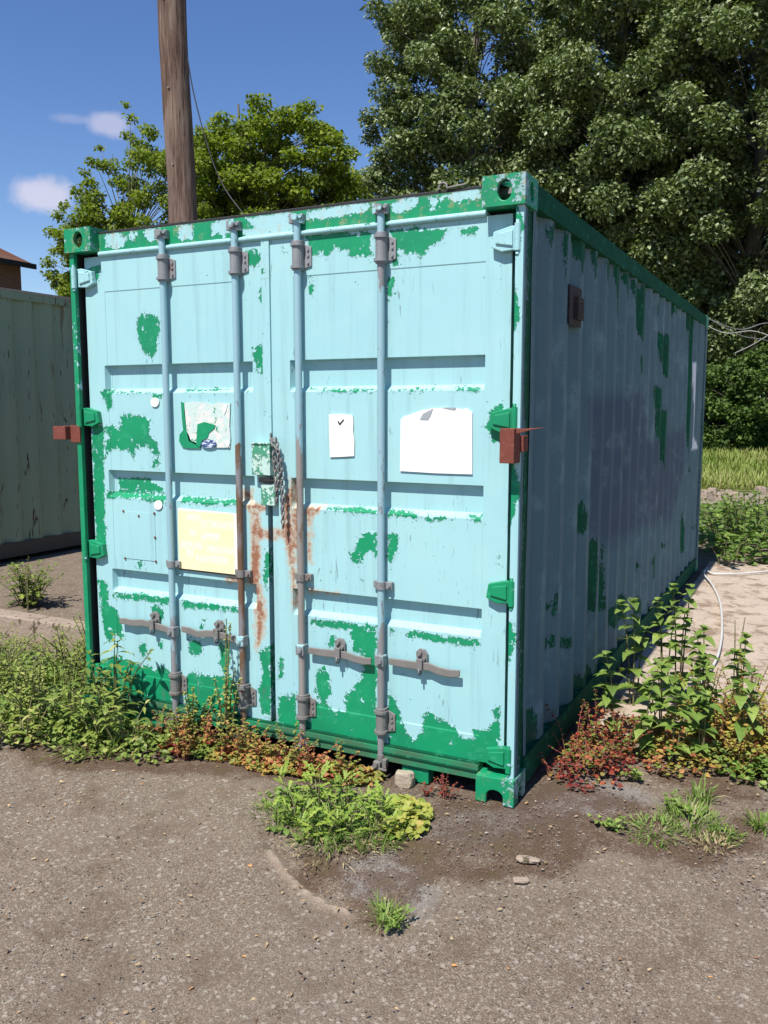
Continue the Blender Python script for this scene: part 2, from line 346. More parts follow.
side_green = [[S(*p) for p in crop(*cE, q)] for q in [
  [(470,480),(490,475),(502,500),(500,600),(485,605),(470,560)], [(448,620),(465,615),(480,625),(478,680),(465,700),(450,700)],
  [(460,690),(490,680),(492,780),(480,858),(470,830),(462,770)], [(370,310),(388,320),(385,400),(375,395)],
  [(395,340),(435,350),(432,470),(420,510),(412,480),(398,440)], [(412,540),(425,540),(420,600),(414,595)],
  [(245,760),(262,755),(262,790),(248,798)], [(460,400),(475,395),(472,435),(460,430)], [(500,400),(520,400),(515,435),(502,430)],
  [(545,430),(562,430),(558,560),(553,870),(545,860),(546,600)], [(318,270),(332,280),(325,430),(320,430)], [(343,290),(360,300),(354,440),(347,440)],
  [(284,255),(297,262),(291,500),(286,500)], [(368,688),(380,688),(376,722),(368,722)], [(156,185),(172,190),(166,290),(158,285)], [(238,215),(262,225),(255,330),(245,330)], [(204,195),(212,200),(208,500),(205,500)]]] + [[S(*p) for p in crop(*cS, q)] for q in [
  [(245,120),(262,110),(272,150),(270,205),(250,215),(242,180)], [(275,220),(298,215),(300,300),(292,420),(272,445)], [(308,240),(320,240),(322,420),(310,430)],
  [(525,140),(537,140),(536,250),(530,270),(524,260)], [(470,220),(490,222),(485,245),(475,270),(468,240)], [(165,400),(182,375),(182,425),(170,432)],
  [(335,400),(355,390),(352,470),(335,475)], [(358,370),(378,360),(378,445),(360,455)], [(405,380),(422,375),(422,425),(406,430)], [(410,280),(420,280),(418,305),(410,305)],
  [(195,490),(228,490),(225,520),(200,530)], [(230,595),(300,560),(300,640),(235,655)], [(108,690),(135,680),(132,800),(110,840)], [(448,260),(458,255),(456,330),(448,340)],
  [(430,385),(440,380),(440,415),(430,420)], [(160,495),(180,490),(180,515),(162,515)], [(196,105),(202,105),(202,150),(196,150)], [(555,180),(575,175),(573,190),(556,195)],
  [(560,300),(575,262),(580,285),(420,470),(330,560),(230,650),(232,610),(330,520),(420,430)]]]
side_b = [[S(*p) for p in [(588,398),(645,390),(648,440),(684,428),(684,470),(672,520),(640,528),(612,548),(590,535)]]]
side_w = [[S(*p) for p in crop(*cE, q)] for q in [[(564,560),(571,560),(564,760),(574,800),(556,800),(560,740)]]]
head_blue = [[F(*p, 0.02) for p in crop(*cA, q)] for q in [
  [(180,188),(215,183),(240,200),(232,218),(205,228),(185,222)], [(252,185),(270,182),(268,205),(256,200)], [(300,178),(345,172),(345,200),(320,206),(300,195)], [(395,160),(440,155),(436,190),(410,206),(395,200)],
  [(490,160),(520,145),(555,140),(552,175),(530,192),(512,182),(500,190)], [(600,140),(640,135),(720,120),(724,155),(670,175),(655,196),(600,202),(588,175),(625,175)]]] + [[F(*p, 0.02) for p in crop(*cB, q)] for q in [
  [(-40,150),(25,150),(25,200),(-40,208)], [(65,155),(70,138),(120,130),(180,118),(238,120),(225,135),(180,140),(150,150),(100,150)], [(300,125),(320,108),(365,100),(362,120),(330,132),(310,137)],
  [(400,100),(422,96),(425,122),(410,128)], [(440,95),(460,90),(480,82),(530,76),(542,95),(515,110),(500,98),(480,105)]]]

# ------------------------------------------------------------------ THE CONTAINER
W, H, L = 2.438, 2.591, 6.058
cont = empty('shipping_container', (W/2, L/2, 0), 'tall pale blue shipping container with green patches of peeled paint and two closed doors', 'shipping container')
def lin(a, b, step): return list(np.linspace(a, b, max(2, int(round((b-a)/step))+1)))
TR = [(1.900, 1.755), (1.357, 1.213), (0.829, 0.703)]
def zsamples(z0, z1, step, extra):
    z = sorted(set([round(q, 4) for q in lin(z0, z1, step)+extra])); return np.array([q for q in z if z0-1e-6 <= q <= z1+1e-6])
GR = [F(px_, 400, 0.034)[0] for px_ in (166.5, 237.5, 299, 381)]
def make_door(x0, x1, tx0, tx1, name_label):
    z0, z1 = 0.150, 2.452
    ez = []; 
    for a, b in TR: ez += [a, a-0.004, b+0.024, b+0.012, b]
    ez += [2.275, 2.270, 0.262, 0.268]
    ex = [tx0, tx0+0.012, tx1, tx1-0.012, x0+0.13, x0+0.134, x1-0.11, x1-0.114, x0+0.004, x1-0.004]
    xs = zsamples(x0, x1, 0.011, ex); zs = zsamples(z0, z1, 0.011, ez)
    X, Z = np.meshgrid(xs, zs)
    Y = np.full(X.shape, 0.060)
    inner = (X > x0+0.132) & (X < x1-0.112) & (Z < 2.2725) & (Z > 0.265); Y[inner] += 0.0025
    for a, b in TR:
        u = np.clip((Z-b)/0.024, 0, 1); u = np.where(Z > a-0.002, 0, u); u = np.where(Z < b, 0, u)
        ends = np.clip((X-tx0)/0.012, 0, 1)*np.clip((tx1-X)/0.012, 0, 1)
        Y += 0.031*u*ends
    nx, nz_ = len(xs), len(zs)
    V = np.stack([X, Y, Z], -1).reshape(-1, 3)
    i = np.arange(nz_-1)[:, None]*nx+np.arange(nx-1)[None]
    Fc = np.stack([i, i+1, i+nx+1, i+nx], -1).reshape(-1, 4)
    ring = list(range(nx))+[k*nx+nx-1 for k in range(1, nz_)]+[(nz_-1)*nx+k for k in range(nx-2, -1, -1)]+[k*nx for k in range(nz_-2, 0, -1)]
    base = len(V); rv = V[ring].copy(); rv[:, 1] = 0.104; V = np.vstack([V, rv]); n = len(ring)
    sk = np.array([[ring[k], base+k, base+(k+1) % n, ring[(k+1) % n]] for k in range(n)])
    Fc = np.vstack([Fc, sk])
    P, Q = V[:, 0], V[:, 2]
    g = sdf(P, Q, door_green)
    for a_, b_ in TR:
        on = (P > tx0-0.005) & (P < tx1+0.005); g = np.where(on, np.maximum(g, -0.005-np.abs(Q-b_-0.003)*1.1), g)
    g = np.maximum(g, -0.014-(2.452-Q)*0.6)
    r = np.clip((sdf(P, Q, door_rust)+0.034)/0.045, 0, 1)*1.08-0.33
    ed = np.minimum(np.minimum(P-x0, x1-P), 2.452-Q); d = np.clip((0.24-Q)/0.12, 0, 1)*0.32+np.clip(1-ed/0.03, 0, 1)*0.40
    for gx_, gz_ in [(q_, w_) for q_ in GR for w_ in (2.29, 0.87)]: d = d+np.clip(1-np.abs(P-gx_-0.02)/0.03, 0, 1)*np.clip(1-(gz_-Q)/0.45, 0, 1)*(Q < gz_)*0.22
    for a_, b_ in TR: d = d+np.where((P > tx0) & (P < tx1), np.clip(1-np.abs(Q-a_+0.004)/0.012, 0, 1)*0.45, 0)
    o = npmesh('door', V, Fc, M['door'], cont, {'g': g, 'r': r, 'd': d}, at=((x0+x1)/2, 0.08, 1.3))
    tag(o, name_label)
    return o
DL = make_door(0.058, 1.178, F(105, 380)[0], F(253, 380)[0], 'left door with a yellow notice and a torn sticker')
DR = make_door(1.206, 2.376, F(290, 380)[0], F(485, 380)[0], 'right door with two white notices')
DLo = dict(parent=DL); DRo = dict(parent=DR)

def casting(name, x0, x1, y0, y1, z0, z1, sx, top=True):
    """corner casting: shell with oval holes in front (-y), side (sx) and closed elsewhere"""
    b = MB()
    def holed(o, u, v, n, w, h, cu, cv, ru, rv, depth=0.022):
        o, u, v, n = map(Vector, (o, u, v, n)); angs = [2*math.pi*k/24 for k in range(24)]
        angs += [math.atan2(cy-cv, cx-cu) % (2*math.pi) for cx in (0, w) for cy in (0, h)]; angs = sorted(set(angs))
        E = []; Q = []; T = []
        for a in angs:
            c, s = math.cos(a), math.sin(a); E.append(o+u*(cu+ru*c)+v*(cv+rv*s)); T.append(E[-1]-n*depth)
            k = min(((w-cu)/c if c > 1e-9 else (-cu/c if c < -1e-9 else 1e9)), ((h-cv)/s if s > 1e-9 else (-cv/s if s < -1e-9 else 1e9)))
            Q.append(o+u*(cu+k*c)+v*(cv+k*s))
        m = len(angs); b.add(E+Q+T, [(i, m+i, m+(i+1) % m, (i+1) % m) for i in range(m)]+[(i, (i+1) % m, 2*m+(i+1) % m, 2*m+i) for i in range(m)])
    w, d, h = x1-x0, y1-y0, z1-z0
    if top:
        holed((x0, y0, z0), (1, 0, 0), (0, 0, 1), (0, -1, 0), w, h, w*0.52, h*0.5, 0.031, 0.040)
        if sx > 0: holed((x1, y0, z0), (0, 1, 0), (0, 0, 1), (1, 0, 0), d, h, d*0.55, h*0.5, 0.026, 0.038)
        else: holed((x0, y1, z0), (0, -1, 0), (0, 0, 1), (-1, 0, 0), d, h, d*0.45, h*0.5, 0.026, 0.038)
        holed((x0, y0, z1), (1, 0, 0), (0, 1, 0), (0, 0, 1), w, d, w*0.5, d*0.5, 0.03, 0.05)
    else:
        def arch(w_): return [(0, 0), (w_*0.28, 0), (w_*0.28, h*0.28)]+[(w_*0.5-w_*0.22*math.cos(math.pi*k/8), h*0.28+h*0.25*math.sin(math.pi*k/8)) for k in range(1, 8)]+[(w_*0.72, h*0.28), (w_*0.72, 0), (w_, 0), (w_, h), (0, h)]
        b.prism([(x0+p, z0+q) for p, q in arch(w)], 1, y0, y0+0.022)
        xa, xb = (x1-0.022, x1) if sx > 0 else (x0, x0+0.022)
        b.prism([(y0+0.0225+p*(d-0.0225)/d, z0+q) for p, q in arch(d)], 0, xa, xb)
        b.box(x0+0.001, x1-0.023 if sx > 0 else x1-0.001, y0+0.023, y1-0.001, z1-0.022, z1-0.001)
    if top:
        b.add([(x0,y0,z0),(x1,y0,z0),(x1,y1,z0),(x0,y1,z0),(x0,y1,z1),(x1,y1,z1)], [(0,3,2,1),(3,4,5,2)])
        xo = x0 if sx > 0 else x1
        b.add([(xo,y0,z0),(xo,y1,z0),(xo,y1,z1),(xo,y0,z1)], [(0,3,2,1) if sx > 0 else (0,1,2,3)])
    return b.build(name, M['cast'], cont, 0.004)
casting('corner_casting', -0.012, 0.168, -0.004, 0.160, 2.472, H, -1)
casting('corner_casting', 2.268, 2.446, -0.004, 0.160, 2.472, H, 1)
casting('corner_casting', -0.008, 0.168, -0.004, 0.160, 0, 0.118, -1, False)
casting('corner_casting', 2.272, 2.444, -0.004, 0.160, 0, 0.118, 1, False)
for x0, x1, sx in ((0, 0.17, -1), (2.27, 2.441, 1)):
    for z0, z1 in ((0, 0.118), (2.473, H)):
        MB().box(x0, x1, L-0.16, L, z0, z1).build('corner_casting', M['cast'], cont, 0.006)

def gridbox(name, mat, x0, x1, y0, y1, z0, z1, res=0.03, attrs=None, parent=cont, label=None):
    """box with gridded faces so traced paint marks can be stored on its vertices"""
    V = []; Fc = []
    def face(o, u, v, lu, lv):
        nu, nv = max(1, int(lu/res)), max(1, int(lv/res)); k = sum(len(q) for q in V)
        a = np.linspace(0, lu, nu+1); b = np.linspace(0, lv, nv+1); A, B = np.meshgrid(a, b)
        V.append((np.array(o)+A[..., None]*np.array(u)+B[..., None]*np.array(v)).reshape(-1, 3))
        i = k+np.arange(nv)[:, None]*(nu+1)+np.arange(nu)[None]; Fc.append(np.stack([i, i+1, i+nu+2, i+nu+1], -1).reshape(-1, 4))
    dx, dy, dz = x1-x0, y1-y0, z1-z0
    face((x0,y0,z0),(1,0,0),(0,0,1),dx,dz); face((x1,y1,z0),(-1,0,0),(0,0,1),dx,dz)
    face((x1,y0,z0),(0,1,0),(0,0,1),dy,dz); face((x0,y1,z0),(0,-1,0),(0,0,1),dy,dz)
    face((x0,y0,z1),(1,0,0),(0,1,0),dx,dy); face((x0,y1,z0),(1,0,0),(0,-1,0),dx,dy)
    V = np.vstack(V); Fc = np.vstack(Fc)
    o = npmesh(name, V, Fc, mat, parent, attrs(V) if attrs else None)
    if label: tag(o, label)
    return o
# header with its traced paint, gutter lip, sill, posts, gasket
gridbox('header', M['door'], 0.168, 2.268, 0.052, 0.10, 2.470, 2.560, 0.012,
        lambda V: {'g': np.where(sdf(V[:, 0], V[:, 2], head_blue) > -0.02, -sdf(V[:, 0], V[:, 2], head_blue)-0.003, 0.05), 'd': np.clip((V[:, 2]-2.552)/0.01, 0, 1)*0.9})
gh = MB(); gh.tube([(0.171, 0.0535, 2.461), (1.2, 0.0535, 2.459), (2.266, 0.0535, 2.461)], 0.0135, 10)
gh.box(0.170, 2.267, 0.055, 0.10, 2.4555, 2.4695); gh.build('rain_gutter', M['hinge_b'], cont)
MB().box(0.02, 2.42, 0.12, 5.95, 2.545, 2.568).build('roof', M['roof'], cont)
rr = MB()
rr.box(0.17, 2.267, 0.056, 0.119, 2.5605, 2.574); rr.build('roof_edge', M['rubber'], cont, 0.003)
def postattrs(V):
    g = np.full(len(V), -0.04)
    for za, zb in ((2.30, 2.47), (1.98, 2.13), (1.2, 1.5), (0.62, 0.82), (0.1, 0.26)): 
        g = np.maximum(g, np.minimum(V[:, 2]-za, zb-V[:, 2])*0.4-0.01)
    return {'g': np.where(V[:, 0] > 2.42, g-0.02, g+0.012), 'r': np.clip((1.55-V[:, 2])/1.2, 0, 0.10)-0.35, 'd': np.clip((0.35-V[:, 2])/0.4, 0, .4)+np.clip((V[:,1]-0.06)*6, 0, .3)}
gridbox('corner_post', M['side'], 2.406, 2.4345, 0.0325, 0.098, 0.1185, 2.4715, 0.02, lambda V: {'g': np.where((V[:, 1] > 0.075), 0.02, -0.01), 'd': np.full(len(V), 0.15), 'r': np.full(len(V), 0.05)})  # post's shaded side face, its shade put in by the darkened wall paint
gridbox('corner_post', M['post'], 2.404, 2.4365, 0.014, 0.032, 0.1185, 2.4715, 0.02, postattrs)
gridbox('corner_post', M['rail_dark'], 2.352, 2.424, 0.0985, 0.165, 0.1185, 2.4715, 0.05)
gridbox('corner_post', M['rail'], 0.002, 0.032, 0.014, 0.036, 0.1185, 2.4715, 0.03, lambda V: {'g': np.where((V[:, 2] > 1.75) & (V[:, 2] < 2.2), -0.045, 0.02), 'r': np.where(np.abs(V[:,2]-1.4) < .15, .2, 0)})
gridbox('corner_post', M['rubber'], 0.004, 0.030, 0.0365, 0.0975, 0.1185, 2.4715, 0.2)  # post's inner side coloured black to paint in the gap's shade
gridbox('corner_post', M['rubber'], 0.006, 0.085, 0.098, 0.165, 0.1185, 2.4715, 0.2)  # black again, painting the recess shade behind the post
MB().box(0.036, 2.402, 0.106, 0.118, 0.12, 2.469).build('door_gasket', M['rubber'], cont)
gridbox('sill', M['rail'], 0.170, 2.270, 0.030, 0.105, 0.080, 0.142, 0.03, lambda V: {'d': np.full(len(V), 0.60), 'r': np.full(len(V), 0.25)})
ms = MB(); ms.box(0.172, 2.268, 0.022, 0.0295, 0.116, 0.122); ms.box(0.172, 2.268, 0.040, 0.060, 0.1425, 0.1495); ms.build('sill_lip', M['rail_dark'], cont)
for a, b_ in ((0.17, 0.62), (1.90, 2.03)):
    ms = MB(); ms.box(a, b_, 0.045, 0.105, 0.004, 0.0795); ms.build('sill_skirt', M['rail'], cont)

# corrugated side walls
def side_wall(xo, sx, attrs):
    pitch = 0.2725; ys = [0.166]; dep = [0]; y = 0.166+0.04; dep_at = []
    knots = [(0.166, 0.0)]
    while y+pitch < L-0.17:
        knots += [(y, 0.0), (y+0.068, 1.0), (y+0.068+0.070, 1.0), (y+0.206, 0.0)]; y += pitch
    knots += [(L-0.165, 0.0)]
    ky = np.array([k[0] for k in knots]); kd = np.array([k[1] for k in knots])
    yy = np.array(sorted(set(np.round(np.concatenate([ky, np.arange(0.166, L-0.166, 0.022)]), 4)))); dd = np.interp(yy, ky, kd)
    zz = np.linspace(0.150, 2.515, 90); Yg, Zg = np.meshgrid(yy, zz); D = np.interp(Yg, ky, kd)
    wob = 0.006*np.sin(Yg*2.1+Zg*1.7)*np.sin(Zg*1.3+1)*np.clip((2.5-Zg)*3, 0, 1)*np.clip((Zg-.15)*3, 0, 1)
    X = xo-sx*(0.036*D+np.abs(wob)); V = np.stack([X, Yg, Zg], -1).reshape(-1, 3); nx = len(yy)
    i = np.arange(len(zz)-1)[:, None]*nx+np.arange(nx-1)[None]; Fc = np.stack([i, i+1, i+nx+1, i+nx], -1).reshape(-1, 4)
    if sx < 0: Fc = Fc[:, ::-1]
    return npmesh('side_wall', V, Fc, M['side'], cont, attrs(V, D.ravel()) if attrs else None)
def side_attrs(V, D):
    P, Q = V[:, 1], V[:, 2]
    top = 0.02*np.clip((Q-2.36)/0.15, 0, 1)
    return {'g': sdf(P, Q, side_green)*0.75+top, 'b': np.clip((sdf(P, Q, side_b)+0.05)/0.10, 0, 1)*0.8, 'w': np.clip((sdf(P, Q, side_w)+0.002)/0.01, 0, 1),
            'd': np.clip((0.55-Q)/0.5, 0, 1)*0.55+0.05*D, 'r': np.clip((0.35-Q)/0.4, 0, 1)*0.2}
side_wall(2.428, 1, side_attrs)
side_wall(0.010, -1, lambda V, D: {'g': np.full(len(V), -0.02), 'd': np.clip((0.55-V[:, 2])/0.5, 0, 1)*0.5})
gridbox('top_rail', M['rail_dark'], 2.372, 2.438, 0.161, L-0.161, 2.490, 2.582, 0.08)
gridbox('top_rail', M['rail_dark'], 0.000, 0.066, 0.161, L-0.161, 2.490, 2.582, 0.08)
gridbox('bottom_rail', M['rail_dark'], 2.380, 2.436, 0.161, L-0.161, 0.030, 0.158, 0.06, lambda V: {'d': np.full(len(V), 0.25), 'r': np.full(len(V), 0.1)})
gridbox('bottom_rail', M['rail_dark'], 0.002, 0.058, 0.161, L-0.161, 0.030, 0.158, 0.06)
gridbox('corner_post', M['side'], 2.36, 2.437, L-0.12, L-0.01, 0.1185, 2.4725, 0.05)  # rear post's shade also comes from the darkened wall paint
gridbox('corner_post', M['post'], 0.001, 0.08, L-0.12, L-0.01, 0.1185, 2.4725, 0.05)
bk = MB(); 
for k in range(15): bk.box(0.081+k*0.152, 0.081+k*0.152+0.09, L-0.05, L-0.02, 0.12, 2.54)
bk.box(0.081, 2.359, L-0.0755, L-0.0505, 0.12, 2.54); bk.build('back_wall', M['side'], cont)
fl = MB(); fl.box(0.06, 2.378, 0.2, L-0.17, 0.09, 0.15)
for k in range(12): fl.box(0.06, 2.378, 0.3+k*0.46, 0.35+k*0.46, 0.035, 0.0895)
fl.build('floor_frame', M['rust'], cont)
# vent box on the side
(ya, zb), (yb, za) = S(567, 284), S(581, 329)
v = MB(); v.box(2.4285, 2.436, ya, ya+0.22, za, zb); v.box(2.4365, 2.456, ya+0.08, ya+0.19, za+0.03, zb-0.05)
for k in range(4): v.box(2.4565, 2.460, ya+0.09, ya+0.18, za+0.045+k*(zb-za-0.10)/4, za+0.055+k*(zb-za-0.10)/4)
M['rust_dark'] = rusty('dark weathered steel', (0.055, 0.045, 0.042), (0.03, 0.026, 0.026), (0.12, 0.06, 0.035))
v.build('vent_cover', M['rust_dark'], cont, 0.003)
# ring on the header
rg = MB(); cx, cz = F(443, 180, 0.05); rg.tube([(cx+0.018*math.cos(a), 0.05, 2.583+0.018*math.sin(a)) for a in np.linspace(-0.3, 1.15*math.pi, 10)]+[(cx+0.09, 0.05, 2.580)][::-1][:0], 0.005, 6)
rg.tube([(cx+0.018, 0.05, 2.578), (cx+0.1, 0.052, 2.585)], 0.004, 6); rg.build('ring', M['metal_r'], cont)

# hinges
def hinge(px, py, right, mat, parent):
    x, z = F(px, py, 0.03)
    b = MB(); s = 1 if right else -1; xp = 2.4 if right else 0.038
    pts = [(xp-s*0.105, z-0.030), (xp-s*0.095, z+0.030), (xp-s*0.02, z+0.048), (xp+s*0.004, z+0.046), (xp+s*0.004, z-0.046), (xp-s*0.06, z-0.050)]
    b.prism(pts, 1, 0.030, 0.058)
    pts2 = [(xp-s*0.085, z-0.018), (xp-s*0.078, z+0.020), (xp-s*0.012, z+0.032), (xp-s*0.012, z-0.032)]
    b.prism(pts2, 1, 0.0225, 0.0295)
    b.tube([(xp+s*0.012, 0.016, z-0.052), (xp+s*0.012, 0.016, z+0.052)], 0.0135, 12)
    b.tube([(xp+s*0.012, 0.016, z+0.053), (xp+s*0.012, 0.016, z+0.066)], 0.009, 8); b.tube([(xp+s*0.012, 0.016, z-0.066), (xp+s*0.012, 0.016, z-0.053)], 0.009, 8)
    return b.build('hinge', mat, parent, 0.005)
for py, m in ((239, 'hinge_b'), (420, 'hinge_g'), (592, 'hinge_g'), (758, 'hinge_g')): hinge(500, py, True, M[m], DR)
for py, m in ((277, 'hinge_b'), (417, 'hinge_g'), (549, 'hinge_g'), (672, 'hinge_g')): hinge(92, py, False, M[m], DL)

# lock rods with keepers, bearings, guides
def rod(x, parent, mat, guide_z, guide_mat):
    b = MB(); b.tube([(x, 0.034, 0.078), (x, 0.034, 1.3), (x, 0.034, 2.500)], 0.0165, 16)
    o = b.build('lock_rod', mat, parent)
    k = MB()   # top cam in its keeper
    k.tube([(x, 0.034, 2.500), (x, 0.034, 2.512)], 0.021, 12); k.box(x-0.014, x+0.012, 0.014, 0.045, 2.512, 2.538)
    k.tube([(x+0.002, 0.004, 2.524), (x+0.002, 0.05, 2.524)], 0.015, 10); k.box(x-0.036, x-0.018, 0.020, 0.0515, 2.500, 2.546); k.box(x+0.018, x+0.034, 0.024, 0.0515, 2.498, 2.540)
    k.tube([(x+0.026, 0.014, 2.526), (x+0.026, 0.024, 2.526)], 0.008, 8)
    k.build('cam_keeper', M['metal_b'], parent, 0.003)
    for z0, z1, nm in ((2.295, 2.425, 'metal'), (0.200, 0.325, 'metal_r')):
        k = MB()
        arc = [(x+0.026*math.cos(a), 0.040-0.030*math.sin(a)) for a in np.linspace(0, math.pi, 9)]
        k.prism(arc+[(x-0.026, 0.0595), (x+0.026, 0.0595)], 2, z0, z1)
        k.prism([(x+0.0265, z0+0.01), (x+0.062, z0+0.018), (x+0.062, z1-0.028), (x+0.0265, z1-0.014)], 1, 0.052, 0.0595)
        for zz in (z0+0.033, (z0+z1)/2, z1-0.04): k.bolt(x+0.046, 0.0518, zz, r=0.006, h=0.006)
        for zz in (z0+0.014, z1-0.018): k.tube([(x, 0.034, zz-0.006), (x, 0.034, zz+0.006)], 0.0315, 14)
        k.build('rod_bearing', M[nm], parent, 0.002)
    k = MB(); k.tube([(x, 0.034, guide_z-0.017), (x, 0.034, guide_z+0.017)], 0.022, 14); k.box(x+0.020, x+0.052, 0.036, 0.0592, guide_z-0.016, guide_z+0.016)
    k.box(x-0.044, x-0.018, 0.044, 0.0592, guide_z-0.016, guide_z+0.016); k.bolt(x+0.040, 0.036, guide_z, r=0.008, h=0.010)
    k.build('rod_guide', M[guide_mat], parent, 0.002)
    k = MB(); k.tube([(x, 0.034, 0.060), (x, 0.034, 0.105)], [0.019, 0.019], 12); k.box(x-0.026, x+0.010, 0.002, 0.030, 0.052, 0.078); k.box(x-0.040, x+0.042, 0.0015, 0.0115, 0.040, 0.052)
    k.box(x+0.020, x+0.040, 0.002, 0.0295, 0.0525, 0.095); k.tube([(x-0.01, -0.012, 0.066), (x-0.01, 0.003, 0.066)], 0.011, 8)
    k.build('cam_keeper', M['metal_r'], parent, 0.003)
    return o
XR = [F(166.5, 400, 0.034)[0], F(237.5, 400, 0.034)[0], F(299, 400, 0.034)[0], F(381, 400, 0.034)[0]]
rod(XR[0], DL, rodmat('rod worn low', (0.60, -0.02, -0.05)), 0.892, 'metal')
rod(XR[1], DL, rodmat('rod rusty', (1.60, -0.05, 0.14), bare=(0.13, 0.10, 0.085)), 0.880, 'metal_r')
rod(XR[2], DR, rodmat('rod brown grey', (1.55, -0.08, 0.02), (0.33, 0.31, 0.30), (0.20, 0.165, 0.14)), 0.893, 'metal_r')
rod(XR[3], DR, rodmat('rod patched', (0.70, 0.035, -0.06), (0.31, 0.33, 0.36)), 0.893, 'metal')

# handles: a flat swung bar with hub clamp, hanging on a catch plate
def handle(x, s, pxs, parent, catch_px):
    pts = [F(a, b_, 0.030) for a, b_ in pxs]
    b = MB(); vs = []; n = len(pts)
    for i, (px_, pz) in enumerate(pts):
        hw = 0.0175 if 0 < i < n-1 else 0.015; y = 0.027+(0.003 if i % 2 else 0)
        vs += [(px_, y, pz-hw), (px_, y, pz+hw), (px_, y+0.010, pz+hw), (px_, y+0.010, pz-hw)]
    fs = []
    for i in range(n-1):
        a = 4*i
        for k in range(4): fs.append((a+k, a+(k+1) % 4, a+4+(k+1) % 4, a+4+k))
    fs += [(0, 3, 2, 1), (4*n-4, 4*n-3, 4*n-2, 4*n-1)]
    if s > 0: fs = [f[::-1] for f in fs]
    b.add(vs, fs); x0, z0 = pts[0]
    o = b.build('handle', M['handle'], parent, 0.003)
    h = MB(); h.box(x-0.022, x+0.022, 0.010, 0.055, z0-0.026, z0+0.026); h.bolt(x+s*0.004, 0.010, z0, r=0.012, h=0.010); h.build('handle_hub', M['metal_b'], parent, 0.004)
    cx_, cz_ = F(*catch_px, 0.02); c = MB()
    c.prism([(cx_-0.022, cz_-0.005), (cx_-0.030, cz_+0.045), (cx_-0.012, cz_+0.062), (cx_+0.012, cz_+0.060), (cx_+0.026, cz_+0.040), (cx_+0.026, cz_-0.005)], 1, 0.046, 0.0595)
    c.bolt(cx_-0.008, 0.046, cz_+0.045, r=0.011, h=0.018); c.bolt(cx_+0.012, 0.046, cz_+0.020, r=0.010, h=0.018)
    c.box(cx_-0.014, cx_+0.014, 0.014, 0.0255, cz_-0.026, cz_+0.024); c.box(cx_-0.014, cx_+0.014, 0.0415, 0.0455, cz_-0.026, cz_+0.010)
    c.tube([(cx_, 0.026+0.016*math.cos(a), cz_-0.034+0.016*math.sin(a)) for a in np.linspace(0, 2*math.pi, 13)], 0.0045, 6, caps=False)
    c.build('handle_catch', M['metal_r'], parent, 0.002)
hz = lambda pts: crop(280, 630, 3.84, pts)
handle(XR[2], 1, hz([(108,78),(150,86),(215,92),(250,98),(290,112),(320,120),(350,120)]), DR, hz([(220,88)])[0])
handle(XR[3], 1, hz([(418,120),(460,128),(530,138),(570,142),(610,158),(650,168),(690,168)]), DR, hz([(535,132)])[0])
handle(XR[0], -1, crop(*cC, [(396,566),(360,556),(330,546),(300,540),(270,540),(250,536),(235,534)]), DL, crop(*cC, [(330,545)])[0])
handle(XR[1], -1, crop(*cC, [(590,592),(555,584),(520,574),(490,572),(465,574),(440,564),(418,558)]), DL, crop(*cC, [(520,572)])[0])

# overlap strip between the doors and the lock box
am = MB(); am.box(1.168, 1.212, 0.050, 0.0592, 1.47, 2.448); am.build('cover_strip', M['hinge_b'], DL, 0.002)
(xa, zt), (xb, zl) = F(252.6, 442.7, 0.03), F(272, 475.5, 0.03)
lb = MB(); lb.box(xa, xb, 0.018, 0.0595, zl, zt); lb.box(xa-0.003, xb+0.003, 0.012, 0.0178, zt-0.006, zt+0.002); lb.box(xb-0.008, xb+0.004, 0.008, 0.0175, zl, zt-0.01)
o = lb.build('lock_box', M['lockbox'], DL, 0.004)
(xc, z2), (xd, z3) = F(261, 476, 0.03), F(275, 506, 0.03)
lb = MB(); lb.box(xc, xd, 0.026, 0.0592, z3, z2-0.035); lb.box(xc, xd, 0.040, 0.0592, z2-0.034, z2-0.003); lb.build('lock_plate', M['lockbox'], DL, 0.003)
lb = MB(); lb.box(xc-0.005, xd-0.01, 0.018, 0.0395, z2-0.030, z2-0.005); lb.tube([(xc+0.005, 0.022, z2-0.02), (xd+0.02, 0.022, z2-0.02)], 0.006, 8); lb.build('bolt', M['rubber'], DL, 0.003)

# chain hanging by the lock box
ch = MB()
def chain_strand(pts, link=0.027):
    P = [Vector(p) for p in pts]; segs = []; 
    for a, b_ in zip(P, P[1:]):
        n = max(1, int((b_-a).length/(link*0.72)))
        for k in range(n): segs.append((a.lerp(b_, k/n), (b_-a).normalized()))
    for i, (p, t_) in enumerate(segs):
        side = Vector((1, 0.25, 0)) if i % 2 else Vector((-0.25, 1, 0)); side = (side-t_*side.dot(t_)).normalized()
        ring = [p+t_*(link*0.5*math.cos(a))+side*(link*0.30*math.sin(a)) for a in np.linspace(0, 2*math.pi, 13)]
        ch.tube(ring, 0.0034, 6, caps=False)
fx = lambda px, py, y=0.02: (F(px, py, y)[0], y, F(px, py, y)[1])
chain_strand([fx(271, 436, 0.04), fx(273, 450, 0.03), fx(276, 478), fx(277, 505)])
chain_strand([fx(276, 440), fx(281, 465), fx(283, 500), fx(283, 530)])
chain_strand([fx(272, 440, 0.03), fx(278, 452, 0.01), fx(280, 475, 0.01), fx(276, 495, 0.015)])
tag(ch.build('chain', M['metal_r'], None, at=fx(272, 440)), 'dull grey steel chain dangling beside the lock box between the two doors', 'chain')

